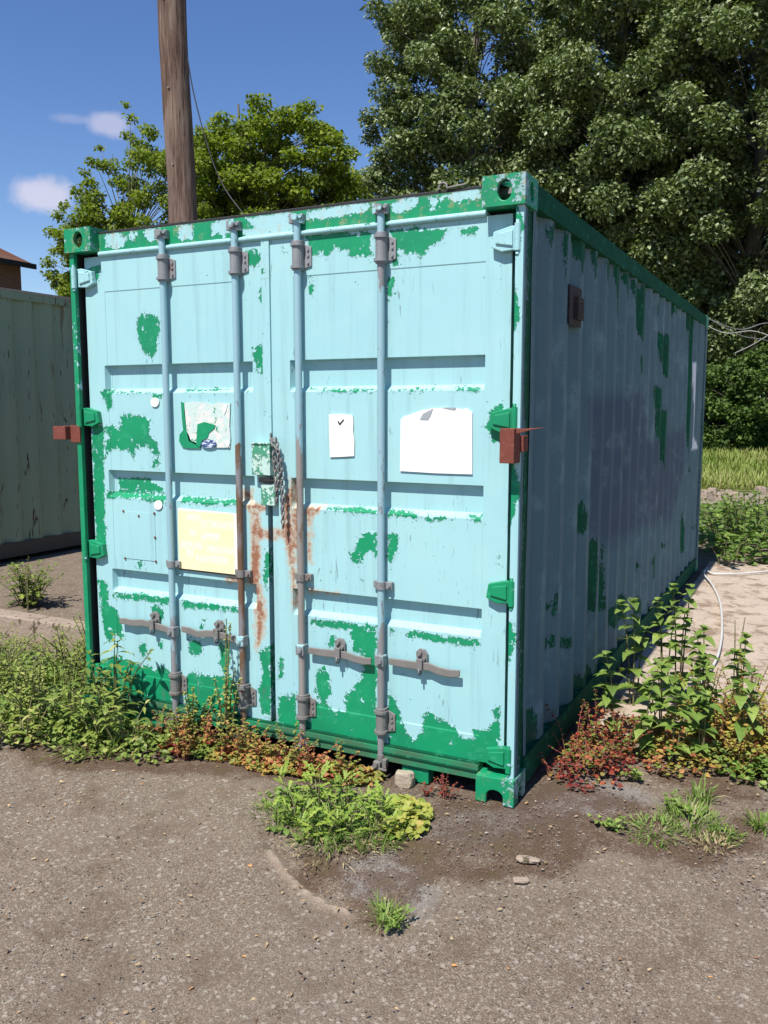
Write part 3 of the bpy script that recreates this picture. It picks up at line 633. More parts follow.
# notices
def sheet(name, quadpx, mat, parent, cropargs=None, label=None, y0=0.0555, y1=0.0592, gaxis=None):
    pts = [F(*p, y1) for p in (crop(*cropargs, quadpx) if cropargs else quadpx)]
    b = MB(); b.prism(pts, 1, y0, y1); o = b.build(name, mat, parent)
    if label: tag(o, label)
    return o
t = NT('faded yellow notice'); xyz = t.xyz(); zz = xyz[2]
NZ0 = F(178, 563)[1]; NZ1 = F(178, 508)[1]; NX0 = F(178, 540)[0]; NX1 = F(238, 540)[0]
xx = t.math('DIVIDE', t.math('SUBTRACT', xyz[0], NX0), NX1-NX0); vz = t.math('DIVIDE', t.math('SUBTRACT', zz, NZ0), NZ1-NZ0)
txt = 0.0
for (u0, u1, v0, v1) in ((0.18, 0.42, 0.80, 0.92), (0.42, 0.95, 0.70, 0.82), (0.22, 0.33, 0.52, 0.64), (0.42, 0.72, 0.48, 0.60), (0.05, 0.45, 0.30, 0.42), (0.50, 0.95, 0.26, 0.38), (0.16, 0.28, 0.14, 0.28), (0.32, 0.85, 0.08, 0.20)):
    a = t.math('MULTIPLY', t.step(xx, u0-0.02, u0+0.02), t.step(xx, u1+0.02, u1-0.02)); b_ = t.math('MULTIPLY', t.step(vz, v0-0.03, v0+0.03), t.step(vz, v1+0.03, v1-0.03))
    txt = t.math('MAXIMUM', txt, t.math('MULTIPLY', a, b_))
glyph = t.step(t.noise(1.0, 3, 0.6, t.vec((95, 1, 42))), 0.35, 0.60)
bord = t.math('MAXIMUM', t.step(vz, 0.955, 0.975), t.math('MAXIMUM', t.step(xx, 0.02, 0.01), t.step(xx, 0.95, 0.97)))
yc = t.mix(t.noise(8, 4), (0.92, 0.79, 0.36), (0.93, 0.85, 0.52))
yc = t.mix(t.math('MULTIPLY', txt, t.math('MULTIPLY', glyph, 0.5)), yc, (0.90, 0.86, 0.86)); yc = t.mix(t.math('MULTIPLY', bord, 0.8), yc, (0.88, 0.88, 0.84))
M['yellow'] = t.done(yc, 0.45)
t = NT('white notice'); M['white'] = t.done(t.mix(t.step(t.noise(7, 5, 0.7), 0.5, 0.75, 0, 0.3), (0.82, 0.82, 0.84), (0.70, 0.70, 0.70)), 0.55)
t = NT('aged paper'); M['paper'] = t.done(t.mix(t.step(t.noise(14, 4), 0.45, 0.7, 0, 0.5), (0.82, 0.80, 0.75), (0.72, 0.66, 0.55)), 0.6)
t = NT('dark ink'); M['ink'] = t.done((0.03, 0.03, 0.035), 0.6)
t = NT('grey backing'); M['greyback'] = t.done((0.30, 0.33, 0.34), 0.7)
sheet('notice', [(409,201),(582,217),(586,398),(412,378)], M['yellow'], DL, cC, 'faded yellow notice with washed out white lettering', 0.050, 0.0535)
sheet('notice_edge', [(412,378.5),(586,398.5),(586,403),(412,382)], M['rubber'], DL, cC, None, 0.051, 0.0545)
sheet('notice', [(332,712),(340,704),(352,700),(362,697),(380,690),(392,686),(405,684),(420,680),(436,682),(452,678),(468,682),(482,679),(496,684),(512,681),(520,686),(528,692),(528,862),(430,859),(330,853)], M['white'], DR, cB, 'large blank white notice torn along its top edge')
sheet('notice_tear', [(384,712),(392,696),(412,686),(420,682),(414,700),(406,713)], M['greyback'], DR, cB, None, 0.0535, 0.0553)
sheet('notice_tear', [(446,679),(484,679),(480,686),(462,683)], M['greyback'], DR, cB, None, 0.0535, 0.0553)
nt = sheet('notice', [(135,698),(168,696),(200,700),(202,722),(201,745),(205,770),(204,812),(170,814),(138,815),(136,750)], M['paper'], DR, cB, 'small blank cream notice with a pen tick')
sheet('tick_mark', [(158,717),(161,716),(164,722),(174,711),(176,713),(165,727),(162,726)], M['ink'], DR, cB, None, 0.0535, 0.0553)
# torn sticker
t = NT('torn sticker'); n = t.noise(30, 6, 0.7)
c = t.mix(t.step(t.noise(22, 5), 0.45, 0.6), (0.50, 0.62, 0.58), (0.66, 0.64, 0.60)); c = t.mix(t.step(n, 0.60, 0.64), c, (0.03, 0.26, 0.13)); c = t.mix(t.step(t.noise(45, 5, 0.7), 0.64, 0.68), c, (0.30, 0.18, 0.12))
M['sticker'] = t.done(c, 0.7, 0, t.bump(n, 0.001))
c6 = (170, 390, 10.97)
sheet('sticker', [(160,140),(250,128),(420,135),(460,160),(520,135),(600,150),(665,140),(655,400),(668,520),(660,632),(520,632),(500,560),(430,540),(300,560),(290,600),(210,560),(190,470),(175,300)], M['sticker'], DL, c6, 'torn pale sticker with green showing through')
sheet('sticker_tear', [(125,130),(165,145),(160,250),(175,330),(180,440),(210,490),(235,560),(330,590),(330,640),(210,640),(140,625),(105,560),(110,490),(150,440),(135,300)], M['rail'], DL, c6, None, 0.0555, 0.0596)
sheet('sticker_tear', [(305,375),(380,350),(500,385),(490,420),(430,470),(415,520),(350,560),(330,630),(290,600)], M['rail'], DL, c6, None, 0.0520, 0.0553)
t = NT('blue oval mark'); M['oval'] = t.done(t.mix(t.step(t.noise(60, 3, 0.5, t.vec((0.5, 1, 2))), 0.5, 0.56), (0.02, 0.05, 0.17), (0.55, 0.62, 0.75)), 0.5)
sheet('sticker_logo', [(425+85*math.cos(a), 592+42*math.sin(a)) for a in np.linspace(0, 2*math.pi, 20)[:-1]], M['oval'], DL, c6, None, 0.0500, 0.0518)
sheet('sticker_corner', [(600,150),(630,160),(620,220),(596,270)], M['white'], DL, c6, None, 0.0520, 0.0553); sheet('sticker_corner', [(590,570),(640,552),(655,590),(640,630)], M['white'], DL, c6, None, 0.0520, 0.0553)
for c_, px_ in ((cA, (340, 686)), (cC, (350, 192))):
    pts = [(px_[0]+12*math.cos(a), px_[1]+14*math.sin(a)) for a in np.linspace(0, 2*math.pi, 17)[:-1]]
    sheet('round_sticker', pts, M['paper'], DL, c_)
# small riveted panel
fr = MB(); q = [F(*p) for p in crop(*cC, [(247,210),(338,215),(338,358),(250,352)])]
xA, xB = q[0][0], q[1][0]; zA, zB = q[2][1], q[0][1]
fr.box(xA, xB, 0.0598, 0.0612, zA, zB)
for a, b_ in ((xA, zA), (xB, zA), (xA, zB), (xB, zB), (xB, (zA+zB)/2), ((xA+xB)/2, zB-0.02)): fr.bolt(a, 0.0598, b_, r=0.006, h=0.004, m=1)
M['plain'] = paint('sound blue paint', bias=-0.1)
fr.build('inspection_plate', [M['plain'], M['rust']], DL, 0.001)

# rusty lock brackets on the posts
b = MB(); b.box(2.380, 2.440, -0.070, 0.0135, 1.462, 1.600); b.prism([(2.4405, 1.598), (2.4405, 1.578), (2.50, 1.594), (2.565, 1.606)], 1, -0.050, -0.046)
b.box(2.4375, 2.452, 0.015, 0.075, 1.505, 1.570)
tag(b.build('lock_bracket', M['rust_red'], cont, 0.003), 'red brown steel bracket with a pointed spur')
b = MB(); b.box(-0.125, -0.035, -0.030, -0.024, 1.515, 1.585); b.box(-0.125, -0.118, -0.0235, 0.05, 1.515, 1.585); b.box(-0.045, -0.035, -0.0235, 0.05, 1.515, 1.585); b.box(-0.1175, -0.0455, 0.03, 0.05, 1.515, 1.585)
b.box(-0.0345, 0.034, 0.004, 0.0135, 1.500, 1.590)
tag(b.build('lock_bracket', M['rust_red'], cont, 0.002), 'open square red brown bracket')

# ------------------------------------------------------------------ GROUND AND SETTING
def g_poly(pts): return [G(*p) for p in pts]
moss_p = [g_poly(q) for q in [[(400,835),(440,800),(520,800),(560,770),(600,790),(640,800),(700,830),(768,800),(768,850),(700,870),(600,850),(560,880),(500,880),(440,880),(380,930),(330,900),(290,880),(300,850)],
                              [(120,700),(260,740),(400,770),(330,790),(260,780),(180,775),(60,770),(0,750),(0,680)], [(640,765),(768,770),(768,800),(690,800)]]]
light_p = [g_poly(q) for q in [[(440,805),(500,810),(560,775),(640,785),(660,800),(600,815),(530,830),(470,850),(430,840)], [(330,850),(400,850),(440,890),(420,920),(350,890)]]]
slab_edge = g_poly([(560,690),(640,640),(700,582),(768,574),(900,574),(1100,800),(768,705),(700,690)])
def dense(a0, a1, st, b0, b1, n):
    mid = np.arange(a0, a1, st); lo = a0-np.geomspace(st, a0-b0, n)[::-1]; hi = a1+np.geomspace(st, b1-a1, n)-st*0.0
    return np.unique(np.round(np.concatenate([lo, mid, [a1], hi]), 4))
gx = dense(-2.5, 4.6, 0.017, -260, 260, 40); gy = dense(-2.4, 1.1, 0.017, -120, 420, 60)
GX, GY = np.meshgrid(gx, gy)
def ground_h(x, y):
    """gentle unevenness; lower round the container's feet"""
    return 0.0
GZ = np.zeros_like(GX)
lip_px = [(272,852),(285,872),(305,890),(330,903),(352,912)]
lip = [G(*p) for p in lip_px]
dl = np.full(GX.shape, 9.0); side_ = np.zeros(GX.shape)
for (ax, ay), (bx, by) in zip(lip, lip[1:]):
    ex, ey = bx-ax, by-ay; Lq = ex*ex+ey*ey; tt = np.clip(((GX-ax)*ex+(GY-ay)*ey)/Lq, 0, 1); d = np.hypot(GX-ax-tt*ex, GY-ay-tt*ey)
    cr = np.sign(ex*(GY-ay)-ey*(GX-ax)); side_ = np.where(d < dl, cr, side_); dl = np.minimum(dl, d)
GZ += 0.016*np.exp(-(dl/0.018)**2)-0.018*np.clip(1-dl/0.25, 0, 1)*(side_ > 0)
near = (np.abs(GX-1) < 6) & (np.abs(GY+0.6) < 4)
und = 0.006*np.sin(GX*3.1+1)*np.sin(GY*2.7)+0.004*np.sin(GX*7.3+GY*5.1)
under = (GX > -0.1) & (GX < 2.5) & (GY > -0.05)
und = np.where(under, 0, und)*np.clip(np.hypot(np.maximum(0, np.maximum(-GX, GX-W)), np.maximum(0, -GY))*6, 0, 1)
GZ += np.where(near, und, 0)-0.004
V = np.stack([GX, GY, GZ], -1).reshape(-1, 3); nx = len(gx)
i = np.arange(len(gy)-1)[:, None]*nx+np.arange(nx-1)[None]; Fc = np.stack([i, i+1, i+nx+1, i+nx], -1).reshape(-1, 4)
P, Q = V[:, 0], V[:, 1]
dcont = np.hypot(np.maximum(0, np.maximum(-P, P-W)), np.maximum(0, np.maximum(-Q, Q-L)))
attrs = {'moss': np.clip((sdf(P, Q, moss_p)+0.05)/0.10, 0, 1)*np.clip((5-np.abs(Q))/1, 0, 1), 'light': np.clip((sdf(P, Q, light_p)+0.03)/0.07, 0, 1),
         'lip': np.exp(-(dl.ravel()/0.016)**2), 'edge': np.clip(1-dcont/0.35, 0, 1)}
t = NT('old asphalt')
v1 = t.voro(235, 'F1', 'Color'); v2 = t.voro(85, 'F1', 'Color'); sep = t.n.new('ShaderNodeSeparateColor'); t.l.new(v1, sep.inputs[0]); sep2 = t.n.new('ShaderNodeSeparateColor'); t.l.new(v2, sep2.inputs[0])
base = t.ramp(sep.outputs[0], [(0, (0.075, 0.057, 0.041)), (0.3, (0.150, 0.115, 0.084)), (0.85, (0.222, 0.174, 0.131)), (1, (0.36, 0.31, 0.25))])
base = t.mix(t.step(t.noise(60, 4, 0.7), 0.47, 0.64, 0, 0.38), base, (0.085, 0.060, 0.044))
base = t.mix(t.step(t.noise(1.2, 5, 0.6), 0.35, 0.7, 0, 0.45), base, (0.185, 0.145, 0.109))
base = t.mix(t.step(sep2.outputs[1], 0.93, 0.96, 0, 0.6), base, (0.36, 0.32, 0.27))
base = t.mix(t.step(t.noise(4.5, 6, 0.65), 0.48, 0.66, 0, 0.55), base, (0.105, 0.072, 0.050))
base = t.mix(t.math('MULTIPLY', t.attr('light'), t.step(t.noise(9, 5, 0.6), 0.3, 0.5, 0, 0.55)), base, (0.24, 0.23, 0.22))
mm = t.step(t.math('ADD', t.attr('moss'), t.math('ADD', t.math('MULTIPLY', t.math('SUBTRACT', t.noise(5, 8, 0.75), 0.5), 4.4), t.math('MULTIPLY', t.math('SUBTRACT', sep.outputs[1], 0.5), 0.75))), 0.42, 0.95)
mossc = t.mix(t.noise(26, 5, 0.7), (0.038, 0.019, 0.010), (0.095, 0.052, 0.030)); mossc = t.mix(t.step(sep.outputs[2], 0.72, 0.9, 0, 0.55), mossc, (0.17, 0.12, 0.085)); mossc = t.mix(t.step(t.noise(5, 4), 0.54, 0.64, 0, 0.4), mossc, (0.075, 0.060, 0.018))
base = t.mix(t.math('MULTIPLY', mm, 0.82), base, mossc)
base = t.mix(t.math('MULTIPLY', t.math('MULTIPLY', t.attr('lip'), t.step(t.noise(14, 5, 0.7), 0.25, 0.55, 0.4, 1.0)), 0.9), base, (0.40, 0.31, 0.235))
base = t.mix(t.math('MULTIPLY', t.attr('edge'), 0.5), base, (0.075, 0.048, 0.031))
crk = t.voro(0.9, 'DISTANCE_TO_EDGE', 'Distance', t.n.new('ShaderNodeVectorMath').outputs[0] if False else None)
hgt = t.math('ADD', t.math('MULTIPLY', t.voro(235), -0.55), t.math('MULTIPLY', t.noise(22, 6, 0.7), 1.2))
nrm = t.bump(hgt, 0.005, 0.7)
M['asphalt'] = t.done(base, 0.9, 0, nrm, 0.25)
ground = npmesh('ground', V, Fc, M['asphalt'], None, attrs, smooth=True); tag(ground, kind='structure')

# pale broken concrete yard beside the container
def sheet_grid(name, x0, x1, y0, y1, z, step, mat, zf=None, kind='structure'):
    xs = np.arange(x0, x1+step, step); ys = np.arange(y0, y1+step, step); A, B = np.meshgrid(xs, ys); Z = np.full(A.shape, z)
    if zf is not None: Z = Z+zf(A, B)
    V = np.stack([A, B, Z], -1).reshape(-1, 3); nx = len(xs); i = np.arange(len(ys)-1)[:, None]*nx+np.arange(nx-1)[None]
    o = npmesh(name, V, np.stack([i, i+1, i+nx+1, i+nx], -1).reshape(-1, 4), mat, smooth=True); return tag(o, kind=kind)
t = NT('dusty concrete'); n = t.noise(2.2, 6, 0.65)
c = t.mix(n, (0.38, 0.30, 0.235), (0.50, 0.42, 0.34)); c = t.mix(t.step(t.noise(4, 7, 0.75), 0.48, 0.60, 0, 0.8), c, (0.20, 0.135, 0.092)); c = t.mix(t.step(t.noise(34, 5, 0.7), 0.60, 0.68), c, (0.11, 0.08, 0.05))
M['concrete'] = t.done(c, 0.9, 0, t.bump(t.noise(30, 6, 0.7), 0.012), 0.2)
sheet_grid('yard_slab', 2.50, 9.0, 1.0, 6.6, 0.012, 0.06, M['concrete'], lambda a, b: 0.010*np.sin(a*5+b*2)*np.sin(b*3.7)*0.5+0.006*np.sin(a*13)*np.sin(b*11)*0.5)
t = NT('meadow soil'); c = t.mix(t.noise(0.6, 5), (0.085, 0.115, 0.028), (0.17, 0.17, 0.055)); c = t.mix(t.step(t.noise(6, 5), 0.5, 0.65), c, (0.14, 0.11, 0.05))
M['soil'] = t.done(c, 1.0, 0, t.bump(t.noise(12, 6), 0.05), 0.1)
sheet_grid('meadow', -60, 60, 15.4, 140, 0.01, 2.0, M['soil'], lambda a, b: np.clip((b-15.4)/14, 0, 1)*0.45)
t = NT('old path'); c = t.mix(t.noise(3, 6), (0.30, 0.25, 0.20), (0.20, 0.17, 0.13)); M['path'] = t.done(c, 0.9, 0, t.bump(t.noise(30, 5), 0.01), 0.2)
sheet_grid('path', -30, 30, 12.7, 15.0, 0.006, 0.5, M['path'])
def kerb(x0, x1, y0, y1, h, lab):
    b = MB(); n = max(1, int((x1-x0)/0.9)); w = (x1-x0)/n
    for k in range(n): b.box(x0+k*w+0.004, x0+(k+1)*w-0.004, y0, y1, -0.02, h)
    return tag(b.build('kerb', M['kerb'], None, 0.012, at=((x0+x1)/2, (y0+y1)/2, 0)), lab, 'kerb')
t = NT('kerb concrete'); c = t.mix(t.noise(6, 6), (0.25, 0.19, 0.145), (0.36, 0.29, 0.23)); c = t.mix(t.step(t.noise(20, 5), 0.56, 0.64), c, (0.10, 0.08, 0.05)); M['kerb'] = t.done(c, 0.9, 0, t.bump(t.noise(40, 6), 0.008), 0.2)
kerb(-3.9, -0.32, 0.98, 1.14, 0.15, 'low worn concrete kerb left of the blue container, half hidden by weeds')
tk = MB(); tk.prism([(G(655, 503)[0]-0.3, -0.01), (G(655, 503)[0]+0.9, -0.01), (G(655, 503)[0]+0.8, 0.18), (G(655, 503)[0]+0.1, 0.22)], 1, 13.2, 13.5)
# neighbour container
t = NT('faded grey green paint'); n = t.noise(2, 5)
c = t.mix(n, (0.20, 0.29, 0.185), (0.29, 0.34, 0.225)); st = t.noise(1, 6, 0.65, t.vec((7, 7, 0.8))); c = t.mix(t.step(st, 0.58, 0.66, 0, 0.7), c, (0.15, 0.085, 0.045)); c = t.mix(t.step(t.noise(1, 4, 0.6, t.vec((14, 14, 2.2)), 2), 0.635, 0.665), c, (0.07, 0.03, 0.02))
M['nb'] = t.done(c, 0.75, 0, t.bump(st, 0.004), 0.3)
t = NT('shade darkened rail'); M['nbrail'] = t.done(t.mix(t.noise(6, 5), (0.05, 0.06, 0.05), (0.10, 0.07, 0.05)), 0.8)  # dark colour paints in the shade along the container's foot
t = NT('pale cap'); M['nbcap'] = t.done(t.mix(t.noise(9, 5), (0.42, 0.38, 0.30), (0.26, 0.22, 0.16)), 0.8)
NX, NY0, NY1, NZ_, NH = -4.35, 0.1, 12.29, 0.05, 2.896
nb = empty('shipping_container', (NX-1.22, (NY0+NY1)/2, 0), 'drab grey green shipping container streaked with rust, standing left of the pale blue one', 'shipping container')
b = MB(); y = NY0+0.17; prof = [(NX-0.012, y)]
while y+0.2785 < NY1-0.17:
    prof += [(NX-0.012, y+0.001), (NX-0.048, y+0.069), (NX-0.048, y+0.139), (NX-0.012, y+0.207)]; y += 0.2785
prof += [(NX-0.012, NY1-0.17)]
for k in range(len(prof)-1):
    (xa_, ya_), (xb_, yb_) = prof[k], prof[k+1]; b.add([(xa_, ya_, NZ_+0.16), (xb_, yb_, NZ_+0.16), (xb_, yb_, NZ_+NH-0.07), (xa_, ya_, NZ_+NH-0.07)], [(0, 1, 2, 3)])
b.build('side_wall', M['nb'], nb)
b = MB(); b.box(NX-0.05, NX, NY0+0.17, NY1-0.17, NZ_+NH-0.10, NZ_+NH-0.02); b.build('top_rail', M['nb'], nb)
b = MB(); b.box(NX-2.44, NX+0.005, NY0, NY1, NZ_+NH-0.0195, NZ_+NH+0.005); b.build('roof', M['nbcap'], nb)
b = MB(); b.box(NX-0.06, NX-0.004, NY0+0.17, NY1-0.17, NZ_, NZ_+0.16); b.build('bottom_rail', M['nbrail'], nb)
b = MB(); b.box(NX-2.43, NX-0.062, NY0+0.02, NY0+0.06, NZ_+0.02, NZ_+NH-0.03); b.build('front_wall', M['nb'], nb)
b = MB(); b.box(NX-2.43, NX-2.39, NY0+0.07, NY1-0.07, NZ_+0.02, NZ_+NH-0.03); b.build('side_wall', M['nb'], nb)
b = MB(); b.box(NX-2.43, NX-0.062, NY1-0.06, NY1-0.02, NZ_+0.02, NZ_+NH-0.03); b.build('back_wall', M['nb'], nb)
for xx0 in (NX-0.16, NX-2.44):
    for yy0 in (NY0, NY1-0.16): MB().box(xx0, xx0+0.16, yy0, yy0+0.16, 0.0, NZ_+NH-0.02).build('corner_post', M['nb'], nb)

# telegraph pole with its stay wire
t = NT('weathered pole wood'); v = t.vec((1, 1, 0.06)); n = t.noise(38, 6, 0.7, v)
c = t.ramp(n, [(0.30, (0.040, 0.024, 0.018)), (0.5, (0.13, 0.082, 0.060)), (0.70, (0.26, 0.19, 0.15))]); c = t.mix(t.step(t.noise(2.5, 5, 0.6, t.vec((1, 1, 0.3))), 0.45, 0.65, 0, 0.55), c, (0.26, 0.20, 0.16))
crack = t.step(t.noise(60, 3, 0.5, t.vec((1, 1, 0.02))), 0.62, 0.66); c = t.mix(crack, c, (0.03, 0.018, 0.012))
M['pole'] = t.done(c, 0.9, 0, t.bump(n, 0.012), 0.2)
pt = AT(171, 0, 9.0); pb = AT(183.5, 219, 9.0); dirp = (pb-pt)/(pb[2]-pt[2])
p0 = pb+dirp*(0-pb[2]); p1 = pb+dirp*(8.3-pb[2])
pole = empty('utility_pole', tuple(p0), 'tall weathered brown wooden pole rising behind the blue container', 'utility pole')
b = MB(); npts = 24; b.tube([tuple(p0+(p1-p0)*k/npts+np.array([0.006*math.sin(k*1.7), 0.006*math.cos(k*2.3), 0])) for k in range(npts+1)], [0.152-0.028*k/npts+0.002*math.sin(k*2.1) for k in range(npts+1)], 28); b.build('post', M['pole'], pole)
for z in (3.2, 4.0, 4.7, 5.5, 6.4):
    b = MB(); q = p0+dirp*z; b.bolt(q[0]+0.02, q[1]-0.132, z, r=0.010, h=0.012); b.build('bolt', M['metal_r'], pole)
t = NT('cable black'); M['cable'] = t.done((0.03, 0.03, 0.03), 0.6); t = NT('cable white'); M['cable_w'] = t.done(t.mix(t.noise(8), (0.62, 0.62, 0.60), (0.45, 0.43, 0.40)), 0.5); t = NT('wire grey'); M['wire'] = t.done((0.30, 0.29, 0.27), 0.5)
def smooth_path(P, n=8):
    P = [Vector(p) for p in P]; out = []
    for i in range(len(P)-1):
        a, b_, c_, d_ = P[max(i-1, 0)], P[i], P[i+1], P[min(i+2, len(P)-1)]
        for k in range(n):
            u = k/n; out.append(0.5*((2*b_)+(-a+c_)*u+(2*a-5*b_+4*c_-d_)*u*u+(-a+3*b_-3*c_+d_)*u**3))
    out.append(P[-1]); return out
pts = [AT(187, 55, 8.9), AT(193, 90, 8.9), AT(203, 130, 8.85), AT(214, 165, 8.8), AT(227, 192, 8.7), AT(250, 222, 8.4)]
b = MB(); b.tube(smooth_path(pts), 0.006, 6); tag(b.build('cable', M['cable'], None, at=tuple(pts[0])), 'thin dark cable sagging down beside the wooden pole', 'cable')
# wires at the far corner
wa = Vector((2.40, 6.03, 2.60))
for k, (pe, lab) in enumerate((((768, 341), 'thin pale wire running steepest down from the far top corner of the container'), ((768, 323), 'thin pale wire leaving the far top corner of the container, upper of the pair'), )):
    e = Vector(AT(*pe, 13.0)); far = wa+(e-wa)*1.9; mid = wa+(e-wa)*0.5+Vector((0, 0, -0.06-0.05*k))
    b = MB(); b.tube(smooth_path([wa+Vector((0, 0.01*k, -0.01*k)), mid, e, far]), 0.0048, 6); tag(b.build('wire', M['wire'], None, at=tuple(wa)), lab, 'wire')
b = MB(); P_ = [Vector(AT(*p, 12.5)) for p in ((700, 322), (725, 333), (752, 331), (775, 338), (800, 350))]; b.tube(smooth_path(P_), 0.006, 6); tag(b.build('wire', M['wire'], None, at=tuple(P_[0])), 'slack thin wire drooping just under the other two behind the container', 'wire')
b = MB(); P_ = [Vector(AT(*p, 16)) for p in ((735, 353), (752, 345), (772, 333), (800, 318))]; b.tube(smooth_path(P_), 0.007, 6); tag(b.build('wire', M['wire'], None, at=tuple(P_[0])), 'thin wire crossing upward at the right in front of the dark trees', 'wire')
# white hose on the ground
hp = [G(775, 571, 0.03), G(745, 574, 0.03), G(715, 574, 0.03), G(706, 571, 0.03), G(704, 575, 0.03), G(712, 585, 0.03), G(720, 603, 0.03), G(722, 630, 0.03), G(719, 652, 0.03), G(712, 668, 0.03), G(702, 680, 0.04), G(694, 692, 0.05), G(684, 712, 0.04)]
b = MB(); b.tube(smooth_path([(x, y, 0.036+0.003*math.sin(i*2)) for i, (x, y) in enumerate(hp)]), 0.0095, 8); tag(b.build('hose', M['cable_w'], None, at=(hp[0][0], hp[0][1], 0)), 'white hose snaking over the pale concrete beside the container', 'hose')
b = MB(); hp2 = [G(607, 556), G(690, 580)]

# red tiled house far left
t = NT('red roof tiles'); n = t.noise(30, 4, 0.6); bw = t.n.new('ShaderNodeTexBrick'); t.l.new(t.vec((1, 1, 1.3)), bw.inputs['Vector']); bw.inputs['Scale'].default_value = 3.0
c = t.mix(n, (0.20, 0.075, 0.045), (0.11, 0.05, 0.035)); c = t.mix(t.step(t.noise(1.0, 4), 0.45, 0.6, 0, 0.5), c, (0.15, 0.10, 0.07)); zz = t.xyz()[2]
row = t.math('FRACT', t.math('MULTIPLY', zz, 5.2)); c = t.mix(t.step(row, 0.10, 0.0), c, (0.05, 0.03, 0.025)); M['tiles'] = t.done(c, 0.8, 0, t.bump(row, 0.04), 0.2)
t = NT('red brick'); bt = t.n.new('ShaderNodeTexBrick'); cc = t.n.new('ShaderNodeCombineXYZ'); xs_ = t.xyz(); t.l.new(t.math('ADD', xs_[0], xs_[1]), cc.inputs[0]); t.l.new(xs_[2], cc.inputs[1]); t.l.new(cc.outputs[0], bt.inputs['Vector'])
bt.inputs['Scale'].default_value = 1.0; bt.inputs['Brick Width'].default_value = 0.225; bt.inputs['Row Height'].default_value = 0.060; bt.inputs['Mortar Size'].default_value = 0.008
bt.inputs['Color1'].default_value = (0.17, 0.06, 0.045, 1); bt.inputs['Color2'].default_value = (0.11, 0.04, 0.03, 1); bt.inputs['Mortar'].default_value = (0.22, 0.18, 0.15, 1); M['brick'] = t.done(bt.outputs[0], 0.9)
t = NT('white trim'); M['trim'] = t.done((0.55, 0.55, 0.55), 0.6)
t = NT('window glass'); M['glass'] = t.done((0.03, 0.04, 0.05), 0.08)
cx_, cy_, zs_e = AT(35, 265, 35); hw, hd, ov = 9.0, 8.5, 0.35; hx1 = cx_-ov; hy0 = cy_-ov-hd
house = empty('house', (hx1-hw/2, hy0+hd/2, 0), 'red brick house with a hipped tiled roof beyond the grey green container', 'house')
b = MB(); b.box(hx1-hw, hx1, hy0, hy0+hd, 0, zs_e-0.05); b.build('wall', M['brick'], house)
rx0, rx1, ry0, ry1 = hx1-hw-ov, hx1+ov, hy0-ov, hy0+hd+ov; rz = zs_e+3.1; rm = 4.4
b = MB(); b.add([(rx0,ry0,zs_e),(rx1,ry0,zs_e),(rx1,ry1,zs_e),(rx0,ry1,zs_e),((rx0+rx1)/2,ry0+rm,rz),((rx0+rx1)/2,ry1-rm,rz)], [(0,1,4),(1,2,5,4),(2,3,5),(3,0,4,5),(0,3,2,1)]); b.build('roof', M['tiles'], house)
b = MB(); b.box(rx0-0.02, rx1+0.02, ry0-0.08, ry0-0.005, zs_e-0.16, zs_e+0.02); b.box(rx1+0.005, rx1+0.08, ry0-0.07, ry1, zs_e-0.16, zs_e+0.02); b.build('gutter', M['rubber'], house)
for yw in (hy0+1.0, hy0+hd-3.1):
    b = MB(); b.box(hx1+0.003, hx1+0.04, yw, yw+1.5, zs_e-1.9, zs_e-0.5); w_ = b.build('window', M['trim'], house)
    b = MB(); b.box(hx1+0.043, hx1+0.05, yw+0.1, yw+1.4, zs_e-1.8, zs_e-0.6); b.build('pane', M['glass'], w_)

# ------------------------------------------------------------------ FOLIAGE
def leafmat(name, stops, trans=0.30, rough=0.45, spec=0.4, tint=(1.0, 1.15, 0.5)):
    t = NT(name); c = t.ramp(t.attr('v'), stops); c = t.mix(t.step(t.noise(60, 2), 0.3, 0.7, 0, 0.25), c, (0.10, 0.14, 0.04))
    t.done(c, rough, 0, None, spec); tr = t.n.new('ShaderNodeBsdfTranslucent'); t.l.new(t.mix(1.0, c, tint, 'MULTIPLY'), tr.inputs[0])
    ms_ = t.n.new('ShaderNodeMixShader'); ms_.inputs[0].default_value = trans; t.l.new(t.b.outputs[0], ms_.inputs[1]); t.l.new(tr.outputs[0], ms_.inputs[2]); t.l.new(ms_.outputs[0], t.out.inputs[0]); return t.mat
M['poplar'] = leafmat('poplar leaf', [(0, (0.055, 0.090, 0.028)), (0.4, (0.125, 0.170, 0.055)), (0.72, (0.27, 0.31, 0.13)), (1, (0.52, 0.55, 0.38))], 0.22, 0.5, 0.4)
M['elm'] = leafmat('fresh leaf', [(0, (0.10, 0.145, 0.014)), (0.5, (0.21, 0.275, 0.026)), (1, (0.36, 0.40, 0.05))], 0.45, 0.55, 0.3)
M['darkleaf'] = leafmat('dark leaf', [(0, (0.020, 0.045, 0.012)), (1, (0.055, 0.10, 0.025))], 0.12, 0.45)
M['laurel'] = leafmat('shrub leaf', [(0, (0.035, 0.07, 0.012)), (0.6, (0.075, 0.135, 0.02)), (1, (0.14, 0.21, 0.035))], 0.25, 0.6, 0.3)
M['nettle'] = leafmat('nettle leaf', [(0, (0.075, 0.14, 0.025)), (0.5, (0.16, 0.26, 0.045)), (1, (0.30, 0.39, 0.09))], 0.30, 0.55)
M['weed'] = leafmat('weed leaf', [(0, (0.08, 0.125, 0.02)), (0.45, (0.19, 0.26, 0.045)), (0.8, (0.32, 0.38, 0.08)), (1, (0.50, 0.47, 0.16))], 0.28, 0.5)
